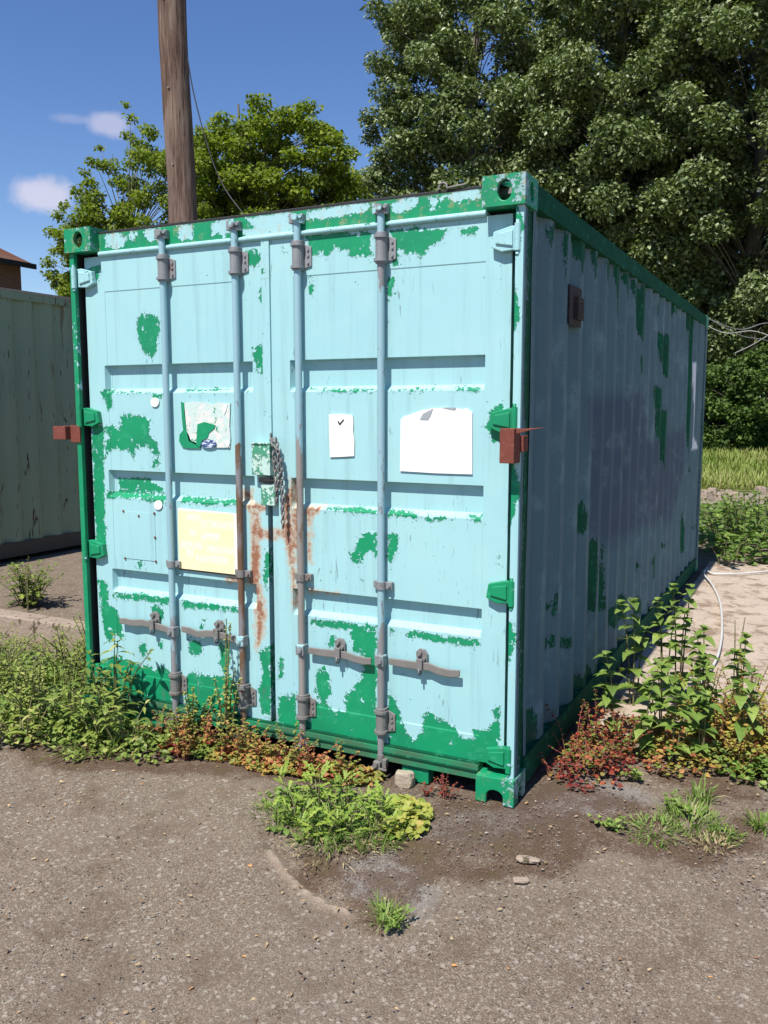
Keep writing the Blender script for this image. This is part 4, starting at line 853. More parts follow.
M['redherb'] = leafmat('red herb leaf', [(0, (0.17, 0.012, 0.018)), (0.3, (0.30, 0.035, 0.03)), (0.5, (0.42, 0.13, 0.05)), (0.65, (0.20, 0.22, 0.04)), (1, (0.14, 0.24, 0.04))], 0.25, 0.55, tint=(1.2, 0.9, 0.6))
M['orangeherb'] = leafmat('orange herb leaf', [(0, (0.30, 0.045, 0.03)), (0.25, (0.48, 0.16, 0.08)), (0.42, (0.45, 0.30, 0.07)), (0.6, (0.26, 0.27, 0.05)), (1, (0.14, 0.23, 0.04))], 0.28, 0.55, tint=(1.2, 1.0, 0.5))
M['yellowherb'] = leafmat('yellow herb leaf', [(0, (0.30, 0.12, 0.05)), (0.3, (0.45, 0.30, 0.06)), (0.6, (0.42, 0.42, 0.08)), (1, (0.17, 0.26, 0.04))], 0.28, 0.55)
M['grass'] = leafmat('grass blade', [(0, (0.10, 0.18, 0.03)), (0.6, (0.21, 0.33, 0.06)), (0.9, (0.34, 0.40, 0.13)), (1, (0.48, 0.40, 0.22))], 0.35, 0.5)
M['bright'] = leafmat('bright weed leaf', [(0, (0.13, 0.22, 0.03)), (0.5, (0.23, 0.34, 0.045)), (1, (0.36, 0.45, 0.08))], 0.35, 0.5)
M['field'] = leafmat('meadow blade', [(0, (0.14, 0.22, 0.03)), (0.6, (0.27, 0.35, 0.06)), (1, (0.48, 0.44, 0.18))], 0.35, 0.6)
M['straw'] = leafmat('dry blade', [(0, (0.35, 0.26, 0.14)), (1, (0.52, 0.42, 0.25))], 0.2, 0.7)
t = NT('green stem'); M['stem'] = t.done(t.mix(t.noise(20), (0.13, 0.17, 0.05), (0.16, 0.10, 0.06)), 0.6)
t = NT('red stem'); M['stem_red'] = t.done(t.mix(t.noise(20), (0.25, 0.05, 0.04), (0.16, 0.10, 0.06)), 0.6)
t = NT('grey bark'); n = t.noise(12, 6, 0.7, t.vec((1, 1, 0.3))); M['bark'] = t.done(t.mix(n, (0.10, 0.085, 0.065), (0.24, 0.22, 0.18)), 0.9, 0, t.bump(n, 0.03), 0.2)

def unit(a): return a/np.maximum(1e-9, np.linalg.norm(a, axis=-1, keepdims=True))
SHAPES = {'simple': [(0, 0), (0.45, 1), (1, 0)], 'ovate': [(0, 0), (0.10, 0.62), (0.32, 1), (0.68, 0.62), (1, 0)], 'heart': [(0, 0.25), (0.06, 0.85), (0.25, 1), (0.55, 0.72), (0.8, 0.35), (1, 0)],
          'lobed': [(0, 0.08), (0.15, 0.5), (0.24, 0.15), (0.38, 0.9), (0.47, 0.22), (0.6, 1), (0.7, 0.28), (0.82, 0.75), (1, 0)], 'lance': [(0, 0.1), (0.25, 0.8), (0.5, 1), (0.78, 0.6), (1, 0)],
          'blade': [(0, 0.8), (0.3, 1), (0.65, 0.7), (1, 0)]}
def leaves(name, pos, dirs, ups, ln, wd, mat, parent=None, shape='ovate', droop=0.3, fold=0.25, v=None, at=None):
    N = len(pos)
    if N == 0: return None
    dirs = unit(np.asarray(dirs, float)); side = unit(np.cross(dirs, ups)); nrm = np.cross(side, dirs)
    ln = np.broadcast_to(ln, (N,)); wd = np.broadcast_to(wd, (N,)); droop = np.broadcast_to(droop, (N,))
    rows = SHAPES[shape]; K = len(rows); Vs = np.zeros((N, K*3, 3)); fs = []
    for k, (tt, w) in enumerate(rows):
        c = pos+dirs*(ln*tt)[:, None]-np.array([0, 0, 1.0])*(ln*droop*tt*tt)[:, None]
        Vs[:, 3*k] = c-side*(wd*w*0.5)[:, None]+nrm*(wd*w*0.5*fold)[:, None]; Vs[:, 3*k+1] = c; Vs[:, 3*k+2] = c+side*(wd*w*0.5)[:, None]+nrm*(wd*w*0.5*fold)[:, None]
        if k:
            a = 3*(k-1); b_ = 3*k; fs += [(a, a+1, b_+1, b_), (a+1, a+2, b_+2, b_+1)]
    Fc = (np.array(fs)[None]+np.arange(N)[:, None, None]*K*3).reshape(-1, 4)
    v = RNG.random(N) if v is None else v
    return npmesh(name, Vs.reshape(-1, 3), Fc, mat, parent, {'v': np.repeat(v, K*3)}, at=at)
def rdir(n, zmin=-1, zmax=1):
    z = RNG.uniform(zmin, zmax, n); a = RNG.uniform(0, 2*np.pi, n); s = np.sqrt(np.maximum(0, 1-z*z)); return np.stack([s*np.cos(a), s*np.sin(a), z], -1)

def tree(name, base, height, clumps, per, lsize, mat, label, group=None, trunk_r=0.3, spread=0.8, droopy=0.5, twig=True, cat='tree', elong=0.8):
    """clumps: Nx4 array of world x, y, z, radius; a bent limb reaches every clump, leaves hang round each"""
    base = np.array(base, float); root = empty(name, tuple(base), label, cat, group)
    b = MB(); n = 14; top = base+np.array([0, 0, height])
    tp = [base+np.array([0.15*math.sin(k*0.9+base[0])*k/n, 0.15*math.cos(k*0.7)*k/n, height*k/n]) for k in range(n+1)]
    b.tube([tuple(p) for p in tp], [max(0.03, trunk_r*(1-0.85*k/n)) for k in range(n+1)], 10); 
    tk_ = b.build('trunk', M['bark'], root)
    lb_ = MB()
    for c in clumps:
        if RNG.random() < 0.35: continue
        zz_ = max(1.0, c[2]-0.40*math.hypot(c[0]-base[0], c[1]-base[1])-0.4); k = min(n, max(1, zz_/height*n)); a = tp[int(k)]
        m1 = a*0.6+c[:3]*0.4+np.array([0, 0, 0.25]); r0 = min(trunk_r*0.16, 0.015+0.007*np.linalg.norm(c[:3]-a))
        lb_.tube(smooth_path([tuple(a), tuple(m1), tuple(c[:3])], 4), [r0*(1-0.85*q/8) for q in range(9)], 5)
        if twig:
            for _ in range(3):
                e = c[:3]+rdir(1)[0]*c[3]*0.9; lb_.tube([tuple(c[:3]), tuple((c[:3]+e)/2+np.array([0, 0, 0.08])), tuple(e)], [r0*0.25, r0*0.16, 0.008], 4)
    lb_.build('limbs', M['bark'], root)
    P = []; 
    for c in clumps:
        m = int(per*(c[3]/spread)**2); d = rdir(m); rr_ = c[3]*RNG.random(m)**0.45; q = c[:3]+d*rr_[:, None]*np.array([1, 1, elong])
        q += rdir(m)*0.08*c[3]; P.append(q)
    P = np.vstack(P); N = len(P)
    d = rdir(N, -0.9, 0.35); up = unit(rdir(N, 0.0, 1)+np.array([0, -0.35, 0.5])); ls = lsize*RNG.uniform(0.65, 1.25, N)
    leaves('crown', P, d, up, ls, ls*0.78, mat, root, 'simple', droopy*0.3, 0.3, v=np.clip(RNG.normal(0.45, 0.22, N), 0, 1))
    return root
def crown_clumps(c, rad, n, rmin, rmax, shell=0.5, zsq=1.0):
    d = rdir(n); r = RNG.random(n)**(1/3); r = shell+(1-shell)*r; p = np.array(c)+d*r[:, None]*np.array(rad)
    return np.column_stack([p, RNG.uniform(rmin, rmax, n)])
def ground_at(px, d): p = AT(px, 408, d); return (p[0], p[1], 0.0)
# big poplars, right; tall, front-lit, hanging low
def poplar(px, d, rad, zc, hz_, n, per, label, extra=None):
    b0 = ground_at(px, d); cl = crown_clumps((b0[0], b0[1], zc), (rad, rad, hz_), n, 0.42, 1.0, 0.30)
    if extra is not None: cl = np.vstack([cl, extra])
    tree('poplar_tree', b0, zc+hz_*0.9, cl, per, 0.165, M['poplar'], label, 'poplars behind the container', 0.42, 0.75, 0.5)
def ex(lst, d, r): return np.array([[*AT(px, py, d), r*RNG.uniform(0.7, 1.2)] for px, py in lst])
poplar(470, 37, 4.4, 11.5, 9.0, 270, 520, 'big leafy poplar whose left edge meets the open sky', ex([(385,20),(378,62),(392,112),(384,165),(398,180),(378,8),(405,90),(395,140),(420,170),(372,185)], 35.5, 0.5))
poplar(610, 36, 4.7, 11.0, 8.6, 340, 520, 'big leafy poplar in the middle, straight above the container roof')
poplar(745, 35, 4.8, 11.2, 8.4, 350, 520, 'big leafy poplar reaching the right side above the shrub')
# trees standing behind in their shade
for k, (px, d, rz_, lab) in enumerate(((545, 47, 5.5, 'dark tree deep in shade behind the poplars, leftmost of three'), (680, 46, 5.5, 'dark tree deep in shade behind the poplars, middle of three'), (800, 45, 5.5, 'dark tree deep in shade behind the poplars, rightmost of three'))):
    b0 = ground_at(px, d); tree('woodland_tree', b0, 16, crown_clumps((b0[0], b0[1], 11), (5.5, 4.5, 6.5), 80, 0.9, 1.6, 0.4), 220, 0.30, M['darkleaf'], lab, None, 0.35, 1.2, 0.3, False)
# wood at the back that reads as one mass
Nw = 45000; wx = RNG.uniform(-46, 22, Nw); wy = 52+RNG.normal(0, 1.5, Nw)+0.05*np.abs(wx); wz = RNG.random(Nw)*(7.0+1.5*np.sin(wx*0.4)+1.0*np.sin(wx*1.3))
d = rdir(Nw); ls = RNG.uniform(0.35, 0.6, Nw)
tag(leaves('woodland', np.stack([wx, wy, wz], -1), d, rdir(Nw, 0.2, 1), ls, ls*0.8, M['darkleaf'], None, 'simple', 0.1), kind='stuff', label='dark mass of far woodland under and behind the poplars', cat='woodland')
# rounded evergreen shrub at the right
b0 = ground_at(755, 29); cl = np.vstack([crown_clumps((b0[0]+dx, b0[1]+dy, z), (r_, r_*0.8, r_), n_, 0.28, 0.5, 0.75) for dx, dy, z, r_, n_ in ((-0.9, 0, 1.6, 1.6, 55), (1.2, -0.3, 1.9, 1.9, 65), (3.6, 0.2, 1.7, 1.8, 60), (6.2, 0, 1.9, 1.9, 50))])
cl = cl[cl[:, 2] > 0.15]
tree('shrub', b0, 1.6, cl, 210, 0.13, M['laurel'], 'rounded dark green shrub at the far edge of the meadow', None, 0.08, 0.4, 0.2, False, 'shrub')
# fresh green tree on the left
b0 = ground_at(250, 30)
def px_clumps(spec, d, dj):
    out = []
    for px, py, r in spec: p = AT(px, py, d+RNG.uniform(-dj, dj)); out.append([*p, r])
    return np.array(out)
spec = []
for _ in range(300):
    u = RNG.uniform(-1, 1); px = 268+u*88; topy = 92+36*abs(u)**2.2*1.4+14*abs(math.sin(px*0.05)); py = topy+RNG.random()**0.8*(255-topy); spec.append((px, py, RNG.uniform(0.28, 0.55)))
tree('leafy_tree', b0, 11.5, px_clumps(spec, 30, 2.0), 200, 0.14, M['elm'], 'bright green broad tree between the pole and the poplars', None, 0.22, 0.45, 0.4, True, elong=0.6)
spec = []
for _ in range(190):
    px = RNG.uniform(62, 205); topy = 118+max(0, (150-px))*1.15+max(0, px-150)*0.1+18*math.sin(px*0.11); py = topy+RNG.random()*(300-topy); spec.append((px+RNG.normal(0, 3), py, RNG.uniform(0.18, 0.40)))
spec += [(126,104,.16),(131,118,.2),(128,135,.22),(146,128,.2),(100,148,.18),(92,160,.2),(85,172,.2),(58,215,.25),(52,232,.25),(64,205,.2),(48,262,.28),(52,275,.3),(60,285,.3),(75,190,.2),(90,205,.25),(58,250,.3)]
b0 = ground_at(140, 27)
tree('leafy_tree', b0, 6.0, px_clumps(spec, 27, 1.5), 170, 0.11, M['elm'], 'thin feathery green tree left of the pole, open enough to see sky through', None, 0.16, 0.35, 0.4, True, elong=0.6)

# ---- weeds
def weed(name, loc, h, r, nst, sp, ll, lw, mat, shape, label, cat='weed', group=None, stem='stem', lean=None, vmean=0.5, pairs=False, taper=0.5, start=0.12, vs=0.22, droop=0.35):
    x, y = loc[:2]; z = loc[2] if len(loc) > 2 else 0.0
    root = empty(name, (x, y, z), label, cat, group); sb = MB(); P = []; D = []; Ln = []
    for s in range(nst):
        a = RNG.uniform(0, 2*np.pi); rr_ = r*RNG.random()**0.6; hh = h*RNG.uniform(0.6, 1.0)*(1-0.25*(rr_/max(r, 1e-6)))
        o = np.array([x+0.25*rr_*math.cos(a), y+0.25*rr_*math.sin(a), z]); e = np.array([x+rr_*math.cos(a), y+rr_*math.sin(a), z+hh])
        if lean is not None: e = e+np.array(lean)*hh
        m = (o+e)/2+np.array([0, 0, 0.15*hh])-0.12*(e-o)*np.array([1, 1, 0]); path = smooth_path([tuple(o), tuple(m), tuple(e)], 6)
        sb.tube(path, [(0.0022 if stem == 'stem_red' else 0.0034)*(1-0.6*k/(len(path)-1))*(1+0.8*h) for k in range(len(path))], 5, caps=False)
        nl = max(3, int(hh*(1-start)/sp)); az = RNG.uniform(0, 6.28)
        for k in range(nl):
            u = start+(1-start)*(k+0.5)/nl; i_ = u*(len(path)-1); p = path[int(i_)].lerp(path[min(int(i_)+1, len(path)-1)], i_ % 1)
            for q in range(2 if pairs else 1):
                aa = az+k*(1.57 if pairs else 2.4)+q*math.pi+RNG.normal(0, 0.25); P.append(tuple(p)); D.append((math.cos(aa), math.sin(aa), RNG.uniform(0.05, 0.7))); Ln.append((1-taper*u)*RNG.uniform(0.7, 1.15))
        for q in range(3): aa = RNG.uniform(0, 6.28); P.append(tuple(path[-1])); D.append((0.7*math.cos(aa), 0.7*math.sin(aa), 0.8)); Ln.append(0.4)
    sb.build('stem', M[stem], root)
    P = np.array(P); D = np.array(D); Ln = np.array(Ln); n = len(P)
    leaves('foliage', P, D, np.tile([0, 0, 1.0], (n, 1)), Ln*ll, Ln*lw, M[mat], root, shape, droop, 0.22, v=np.clip(RNG.normal(vmean, vs, n), 0, 1))
    return root
def tuft(name, loc, n, h, r, mat, label, wd=0.006, group=None, cat='grass tuft', vmean=0.5, flat=0.0):
    x, y = loc[:2]; root_at = (x, y, 0); a = RNG.uniform(0, 6.28, n); rr_ = r*np.sqrt(RNG.random(n)); P = np.stack([x+rr_*np.cos(a), y+rr_*np.sin(a), np.zeros(n)], -1)
    d = np.stack([np.cos(a)*RNG.uniform(0.1, 0.9, n)+RNG.normal(0, 0.25, n), np.sin(a)*RNG.uniform(0.1, 0.9, n)+RNG.normal(0, 0.25, n), RNG.uniform(0.5, 1.6, n)-flat], -1); ln = h*RNG.uniform(0.45, 1.1, n)
    side = np.stack([-np.sin(a), np.cos(a), np.zeros(n)], -1); up = np.cross(side, unit(d))
    o = leaves(name, P, d, up, ln, wd*RNG.uniform(0.6, 1.3, n), M[mat], None, 'blade', RNG.uniform(0.1, 0.7, n), 0.3, v=np.clip(RNG.normal(vmean, 0.25, n), 0, 1), at=root_at)
    return tag(o, label, cat, group)
def cover(name, polys_px, n, zmax, ll, mat, label, shape='ovate', cat='ground cover', vfun=None, hump=True, world_poly=None):
    """low creeping plants nobody could count: one object"""
    pol = world_poly or [[G(*p) for p in q] for q in polys_px]
    A = np.array([p for q in pol for p in q]); x0, y0 = A.min(0); x1, y1 = A.max(0); X = RNG.uniform(x0, x1, n*6); Y = RNG.uniform(y0, y1, n*6)
    s = sdf(X, Y, pol); nn = np.array([mnoise.noise(Vector((x*5, y*5, 3.3))) for x, y in zip(X, Y)])
    k = (s+nn*0.07 > 0.0); X, Y, s, nn = X[k][:n], Y[k][:n], s[k][:n], nn[k][:n]; m = len(X)
    Z = zmax*(0.12+0.88*np.clip((s+0.02)/0.12, 0.15, 1)*(0.65+0.7*nn))*RNG.random(m)**0.6 if hump else zmax*RNG.random(m)
    a = RNG.uniform(0, 6.28, m); D = np.stack([np.cos(a), np.sin(a), RNG.uniform(-0.1, 0.8, m)], -1); ls = ll*RNG.uniform(0.5, 1.3, m)
    up = unit(rdir(m, 0.3, 1)+np.array([0, -0.3, 0.6])); v = vfun(X, Y, m) if vfun else np.clip(RNG.normal(0.5, 0.25, m), 0, 1)
    return tag(leaves(name, np.stack([X, Y, np.maximum(0.004, Z)], -1), D, up, ls, ls*0.75, M[mat], None, shape, 0.2, 0.25, v=v), label, cat, kind='stuff')
def vpatch(X, Y, m): return np.clip(0.42+0.55*np.array([mnoise.noise(Vector((x*7, y*7, 1.1))) for x, y in zip(X, Y)])*1.5+RNG.normal(0, 0.16, m), 0, 1)

# right: red herb by the corner, nettles, yellowing herb
cover('red_herb', None, 900, 0.15, 0.026, 'redherb', 'low red and green herb growing against the container side by the front corner', vfun=lambda X, Y, m: np.clip(vpatch(X, Y, m)-0.02, 0, 1), world_poly=[[(2.47, 0.33), (2.62, 0.26), (2.78, 0.38), (2.92, 0.75), (2.85, 1.2), (2.45, 1.3)]])
RL = ['red stemmed herb nearest the front corner', 'red herb tallest against the side wall', 'dark red bushy herb a little right of the corner', 'red and green herb at the front of the bed', 'red herb leaning out of the wall shadow', 'red herb between the wall and the first nettles']
for k, (x, y, h) in enumerate(((2.53,.36,.24),(2.54,.62,.42),(2.66,.45,.34),(2.74,.50,.26),(2.60,.80,.45),(2.74,.74,.38))):
    weed('red_herb', (x, y, 0), h*0.75, 0.20, 9, 0.016, 0.034, 0.028, 'redherb', 'ovate', RL[k], 'herb', 'red herbs at the corner', stem='stem_red', vmean=0.47, vs=0.36)
cover('red_herb', None, 2200, 0.20, 0.027, 'orangeherb', 'orange and yellow herb at the feet of the nettles', vfun=vpatch, world_poly=[[(2.80, 0.62), (3.0, 0.60), (3.25, 0.75), (3.5, 0.8), (3.5, 1.3), (2.9, 1.4)]])
cover('yellow_herb', None, 2600, 0.30, 0.030, 'yellowherb', 'straggling yellowing herb among the nettles toward the right edge', vfun=vpatch, world_poly=[[(3.0, 1.0), (3.25, 0.78), (4.2, 0.9), (4.2, 1.7), (3.1, 1.6)]])
YL = ['orange brown twiggy herb left of the hose end', 'yellowing twiggy herb right of the hose end', 'yellow herb in front of the tall nettle', 'rusty coloured twiggy herb in the middle of the bed', 'yellow flowering herb low at the front right', 'yellow and brown herb at the right edge']
for k, (x, y, h) in enumerate(((3.08,1.12,.46),(3.26,1.15,.52),(3.36,.95,.36),(3.16,1.0,.40),(3.28,.84,.28),(3.48,1.0,.42))):
    weed('yellow_herb', (x, y, 0), h, 0.17, 14, 0.014, 0.034, 0.024, 'yellowherb', 'ovate', YL[k], 'herb', 'yellowing herbs in the nettle bed', stem='stem_red', vmean=0.35, vs=0.28)
cover('green_herb', None, 1700, 0.13, 0.038, 'nettle', 'fresh green creeping weed along the edge of the asphalt at the right', world_poly=[[(3.2, 0.72), (3.6, 0.62), (4.6, 0.7), (4.6, 1.1), (3.3, 0.98)]])
NG = 'nettles beside the container'
nets = [((2.68,0.95),0.56,'nettle close against the container wall, upright'), ((2.66,1.50),0.86,'tallest pair-leaved nettle, tip reaching the wall ribs'), ((2.82,0.82),0.48,'short nettle at the front of the nettle bed'), ((2.90,1.45),0.84,'tall nettle against the shaded strip of concrete'),
        ((2.97,0.76),0.42,'low broad nettle leaning over the orange herb'), ((3.04,1.35),0.66,'slender nettle left of the white hose'), ((3.10,0.84),0.50,'leafy nettle in the middle front of the bed'), ((3.22,1.40),0.60,'nettle right of the white hose end'),
        ((3.30,0.92),0.50,'nettle in front of the yellowing herb'), ((3.46,1.35),0.66,'tall nettle near the right edge of the picture'), ((3.50,0.90),0.46,'low nettle near the right edge of the picture'), ((2.78,1.75),0.70,'nettle furthest back along the container wall'), ((2.88,1.05),0.60,'bushy nettle in the centre of the bed'), ((3.02,1.05),0.55,'nettle just right of the bushy central one')]
for (x, y), h, lab in nets:
    weed('nettle', (x, y, 0), h, 0.12, 3, 0.062, 0.125, 0.088, 'nettle', 'heart', lab, 'nettle', NG, pairs=True, vmean=0.62, taper=0.45, droop=0.55)
for (x, y), h, lab in (((3.16, 1.75), 0.72, 'tall thin flowering stalk behind the nettles'), ((3.50, 1.9), 0.78, 'thin seeding stalk right of the hose')):
    weed('tall_stalk', (x, y, 0), h, 0.06, 2, 0.022, 0.035, 0.012, 'weed', 'lance', lab, 'weed', None, vmean=0.7, taper=0.7)
# right foreground tufts
tuft('grass_tuft', G(690, 822), 200, 0.10, 0.13, 'grass', 'bright grass tuft on the asphalt before the nettles, beside the pale gravel', vmean=0.6)
tuft('grass_tuft', G(655, 832), 200, 0.06, 0.13, 'grass', 'low spreading grass tuft left of the brighter one on the asphalt', flat=0.3, vmean=0.6)
tuft('grass_tuft', G(762, 826), 90, 0.10, 0.05, 'grass', 'small grass tuft at the right edge of the asphalt')
tuft('grass_tuft', G(712, 846), 120, 0.05, 0.07, 'straw', 'dry straw coloured tuft in front of the bright grass')
tuft('grass_tuft', G(700, 800), 60, 0.13, 0.04, 'grass', 'upright grass tuft just behind the bright one', vmean=0.6)
tuft('grass_tuft', G(725, 836), 110, 0.06, 0.07, 'grass', 'short grass tuft at the right end of the row of tufts', flat=0.2)
weed('dandelion', (*G(608, 828), 0), 0.05, 0.08, 8, 0.014, 0.055, 0.03, 'nettle', 'ovate', 'small flat weed at the left end of the right hand grass', vmean=0.75)
weed('dandelion', (*G(636, 780), 0), 0.05, 0.05, 4, 0.018, 0.055, 0.04, 'nettle', 'ovate', 'small leafy seedling on gravel in front of the nettles', vmean=0.8)
weed('weed', (*G(682, 812), 0), 0.07, 0.09, 9, 0.016, 0.055, 0.03, 'nettle', 'ovate', 'leafy weed growing among the right hand grass tufts', vmean=0.6)
# centre clump
for k, ((px, py), h, lab) in enumerate((((318,812),0.22,'tall lobed weed in the middle of the clump before the doors'), ((345,828),0.16,'bright lobed weed at the front of the clump before the doors'), ((372,832),0.15,'lobed weed between the tall one and the yellow herb'), ((298,822),0.13,'lobed weed at the left of the clump before the doors'), ((350,812),0.19,'upright lobed weed at the back of the clump before the doors'), ((325,836),0.12,'low lobed weed at the very front of the clump'), ((300,800),0.16,'lobed weed at the back left of the clump'), ((385,822),0.14,'lobed weed at the back right of the clump'))):
    weed('dandelion', (*G(px, py), 0), h, 0.13, 4, 0.034, 0.120, 0.036, 'bright', 'lobed', lab, 'dandelion', 'weed clump before the doors', vmean=0.74, droop=0.15, taper=0.25, start=0.02)
for (px, py), n, h, r, lab in (((290,815),170,.12,.14,'grass tuft at the left side of the central weed clump'), ((335,832),260,.13,.18,'grass tuft within the central weed clump'), ((372,838),160,.10,.13,'grass tuft at the right front of the central weed clump')):
    tuft('grass_tuft', G(px, py), n, h, r, 'grass', lab, vmean=0.6)
tuft('grass_tuft', G(330, 845), 200, 0.05, 0.19, 'straw', 'dry straw skirt along the front of the central weed clump', flat=0.4)
cover('yellow_herb', [[(375,820),(400,800),(432,808),(420,835),(385,842)]], 420, 0.075, 0.036, 'yellowherb', 'yellow green creeping herb at the right end of the central clump', vfun=lambda X, Y, m: np.clip(RNG.normal(0.65, 0.15, m), 0, 1))
cover('green_herb', [[(262,795),(300,788),(400,800),(420,835),(350,845),(275,835)]], 420, 0.045, 0.032, 'nettle', 'small leafed ground weed under the central clump')
# small tuft further forward
tuft('grass_tuft', G(384, 918), 110, 0.10, 0.045, 'grass', 'little grass tuft alone on the asphalt by the curved ridge', wd=0.004, vmean=0.6)
weed('dandelion', (*G(394, 926), 0), 0.05, 0.05, 7, 0.014, 0.070, 0.026, 'nettle', 'lobed', 'small dandelion beside the lone grass tuft by the curved ridge', 'dandelion', vmean=0.7, droop=0.1)
# herb along the sill
cover('red_herb', None, 3600, 0.11, 0.026, 'orangeherb', 'orange, red and green herb along the foot of the doors', vfun=vpatch, world_poly=[[(0.45, -0.20), (1.0, -0.22), (1.5, -0.17), (1.83, -0.09), (1.85, 0.02), (0.4, 0.02)]])
OL = ['orange leafed herb', 'yellow green herb', 'red tinged herb', 'pale orange herb', 'green and red herb']; OP = ['below the first lock rod', 'between the first two lock rods', 'below the second lock rod', 'below the gap between the doors', 'left of the third lock rod', 'below the third lock rod', 'right of the third lock rod', 'midway between the last two lock rods', 'just left of the fourth lock rod', 'in front of the sill under the left door']
for k in range(10):
    x = 0.62+k*0.128 if k < 9 else 0.85; y = -0.10-0.03*math.sin(k*2) if k < 9 else -0.22
    weed('red_herb', (x, y, 0), 0.17+0.07*abs(math.sin(k*1.9)), 0.13, 11, 0.015, 0.034, 0.028, 'orangeherb', 'ovate', OL[k % 5]+' '+OP[k], 'herb', 'colourful herbs along the sill', stem='stem_red', vmean=(0.35, 0.75, 0.3, 0.6, 0.45)[k % 5])
weed('red_herb', (2.15, -0.05, 0), 0.12, 0.08, 9, 0.014, 0.026, 0.022, 'redherb', 'ovate', 'small dark red herb tucked beside the front corner of the container', 'herb', None, stem='stem_red', vmean=0.22, vs=0.15)
weed('red_herb', (2.06, -0.05, 0), 0.07, 0.07, 6, 0.014, 0.024, 0.020, 'redherb', 'ovate', 'dark red sprig just left of the herb beside the front corner', 'herb', None, stem='stem_red', vmean=0.25, vs=0.15)
# left weeds
cover('green_herb', None, 8500, 0.15, 0.030, 'weed', 'thick tangle of low green weeds left of and in front of the left door', world_poly=[[(-2.6, -0.1), (-1.2, -0.55), (-0.2, -0.55), (0.5, -0.42), (0.85, -0.25), (0.8, 0.0), (-0.03, 0.02), (-0.06, 0.7), (-1.0, 0.5), (-2.6, 0.45)]])
cover('green_herb', None, 2600, 0.22, 0.028, 'nettle', 'fine pale leaved creeping weed woven through the left weed bed', world_poly=[[(-2.0, 0.0), (-1.0, -0.45), (0.4, -0.35), (0.3, 0.0), (-0.1, 0.02), (-0.1, 0.6), (-2.0, 0.6)]])
LG = 'green weeds left of the container'
lw = [((-1.15,0.25),.36,'lobed'),((-0.85,0.15),.38,'ovate'),((-0.6,-0.05),.34,'lobed'),((-0.35,-0.15),.38,'lance'),((-0.1,-0.25),.36,'ovate'),((0.15,-0.22),.36,'lance'),((0.38,-0.22),.32,'lance'),((-0.45,0.40),.36,'ovate'),((-0.22,0.30),.44,'lobed'),((-0.26,0.6),.34,'ovate'),
      ((-1.45,0.35),.32,'ovate'),((-0.95,-0.3),.24,'lobed'),((-0.5,-0.42),.22,'ovate'),((0.0,-0.42),.22,'lance'),((0.55,-0.26),.22,'lance'),((-1.7,0.1),.26,'lobed'),((-1.3,-0.15),.26,'ovate'),((0.28,-0.08),.46,'lance'),((-0.75,0.50),.28,'lobed'),((-1.2,0.55),.18,'ovate')]
words = ['dusty green weed', 'bushy green weed', 'spreading weed', 'long leaved weed', 'leafy weed']
places = ['left of the weed bed, below the kerb','left of centre in the weed bed, below the kerb','in the middle of the weed bed','a step left of the container corner, front row','at the container corner, middle row','against the bottom left of the door','under the left handle','behind the weed bed near the green post','touching the green post','beside the kerb near the green post',
          'at the picture edge under the kerb','in the front row at the left','in the front row before the corner','in the very front row on the asphalt edge','at the right end, next to the orange herb','at the left edge, middle row','at the left edge in the front row','highest of those before the left door','just before the kerb, middle','just before the kerb, left']
for k, ((x, y), h, shp) in enumerate(lw):
    big = shp == 'lance'
    weed('weed', (x, y, 0), h*(1.22 if x > -0.7 else 1.1), 0.26, 10 if big else 19, 0.040 if big else 0.020, 0.14 if big else (0.085 if shp == 'lobed' else 0.048), 0.040 if big else 0.030, 'weed', shp, words[k % 5]+' '+places[k], 'weed', LG, vmean=0.56+0.14*math.sin(k*2.1), droop=0.45)
SP = ['wiry stalk rising from the weeds at the far left', 'wiry stalk left of the green post', 'grassy stalk in the middle of the weed bed', 'leaning stalk before the left hinge', 'thin stalk in the front row of the weed bed', 'pale stalk near the picture edge']
for k, (x, y, h) in enumerate(((-1.5,.2,.45),(-.3,.15,.5),(-.8,-.1,.45),(.05,-.15,.55),(-.6,-.35,.35),(-1.75,.35,.4))):
    weed('tall_stalk', (x, y, 0), h, 0.12, 5, 0.018, 0.055, 0.010, 'weed', 'lance', SP[k], 'weed', None, vmean=0.75, taper=0.4)
for k, (x, y, h, lab) in enumerate(((-1.2,-.2,.22,'fine grass blades at the left edge of the weed bed'),(-.75,-.35,.2,'fine grass blades in front of the left weed bed'),(-.2,-.1,.32,'long grass blades before the green post'),(.35,-.3,.2,'grass blades before the left door'),(-.6,.35,.34,'tall grass blades behind the middle of the weed bed'),(-1.6,.3,.25,'grass blades under the kerb at the picture edge'))):
    tuft('grass_tuft', (x, y), 150, h, 0.20, 'grass', lab, wd=0.007, vmean=0.65)
weed('weed', (-2.45, 1.75, 0), 0.42, 0.30, 26, 0.022, 0.13, 0.06, 'weed', 'lobed', 'feathery weed alone behind the kerb on the grey yard', vmean=0.40)
weed('weed', (-2.3, 1.6, 0), 0.62, 0.05, 2, 0.035, 0.04, 0.012, 'weed', 'lance', 'single thin stalk rising behind the kerb', vmean=0.4, taper=0.6)
weed('tall_stalk', (-1.55, 0.5, 0), 0.55, 0.05, 4, 0.012, 0.05, 0.014, 'weed', 'lance', 'upright spiky stalk at the left edge of the weed bed', vmean=0.6)
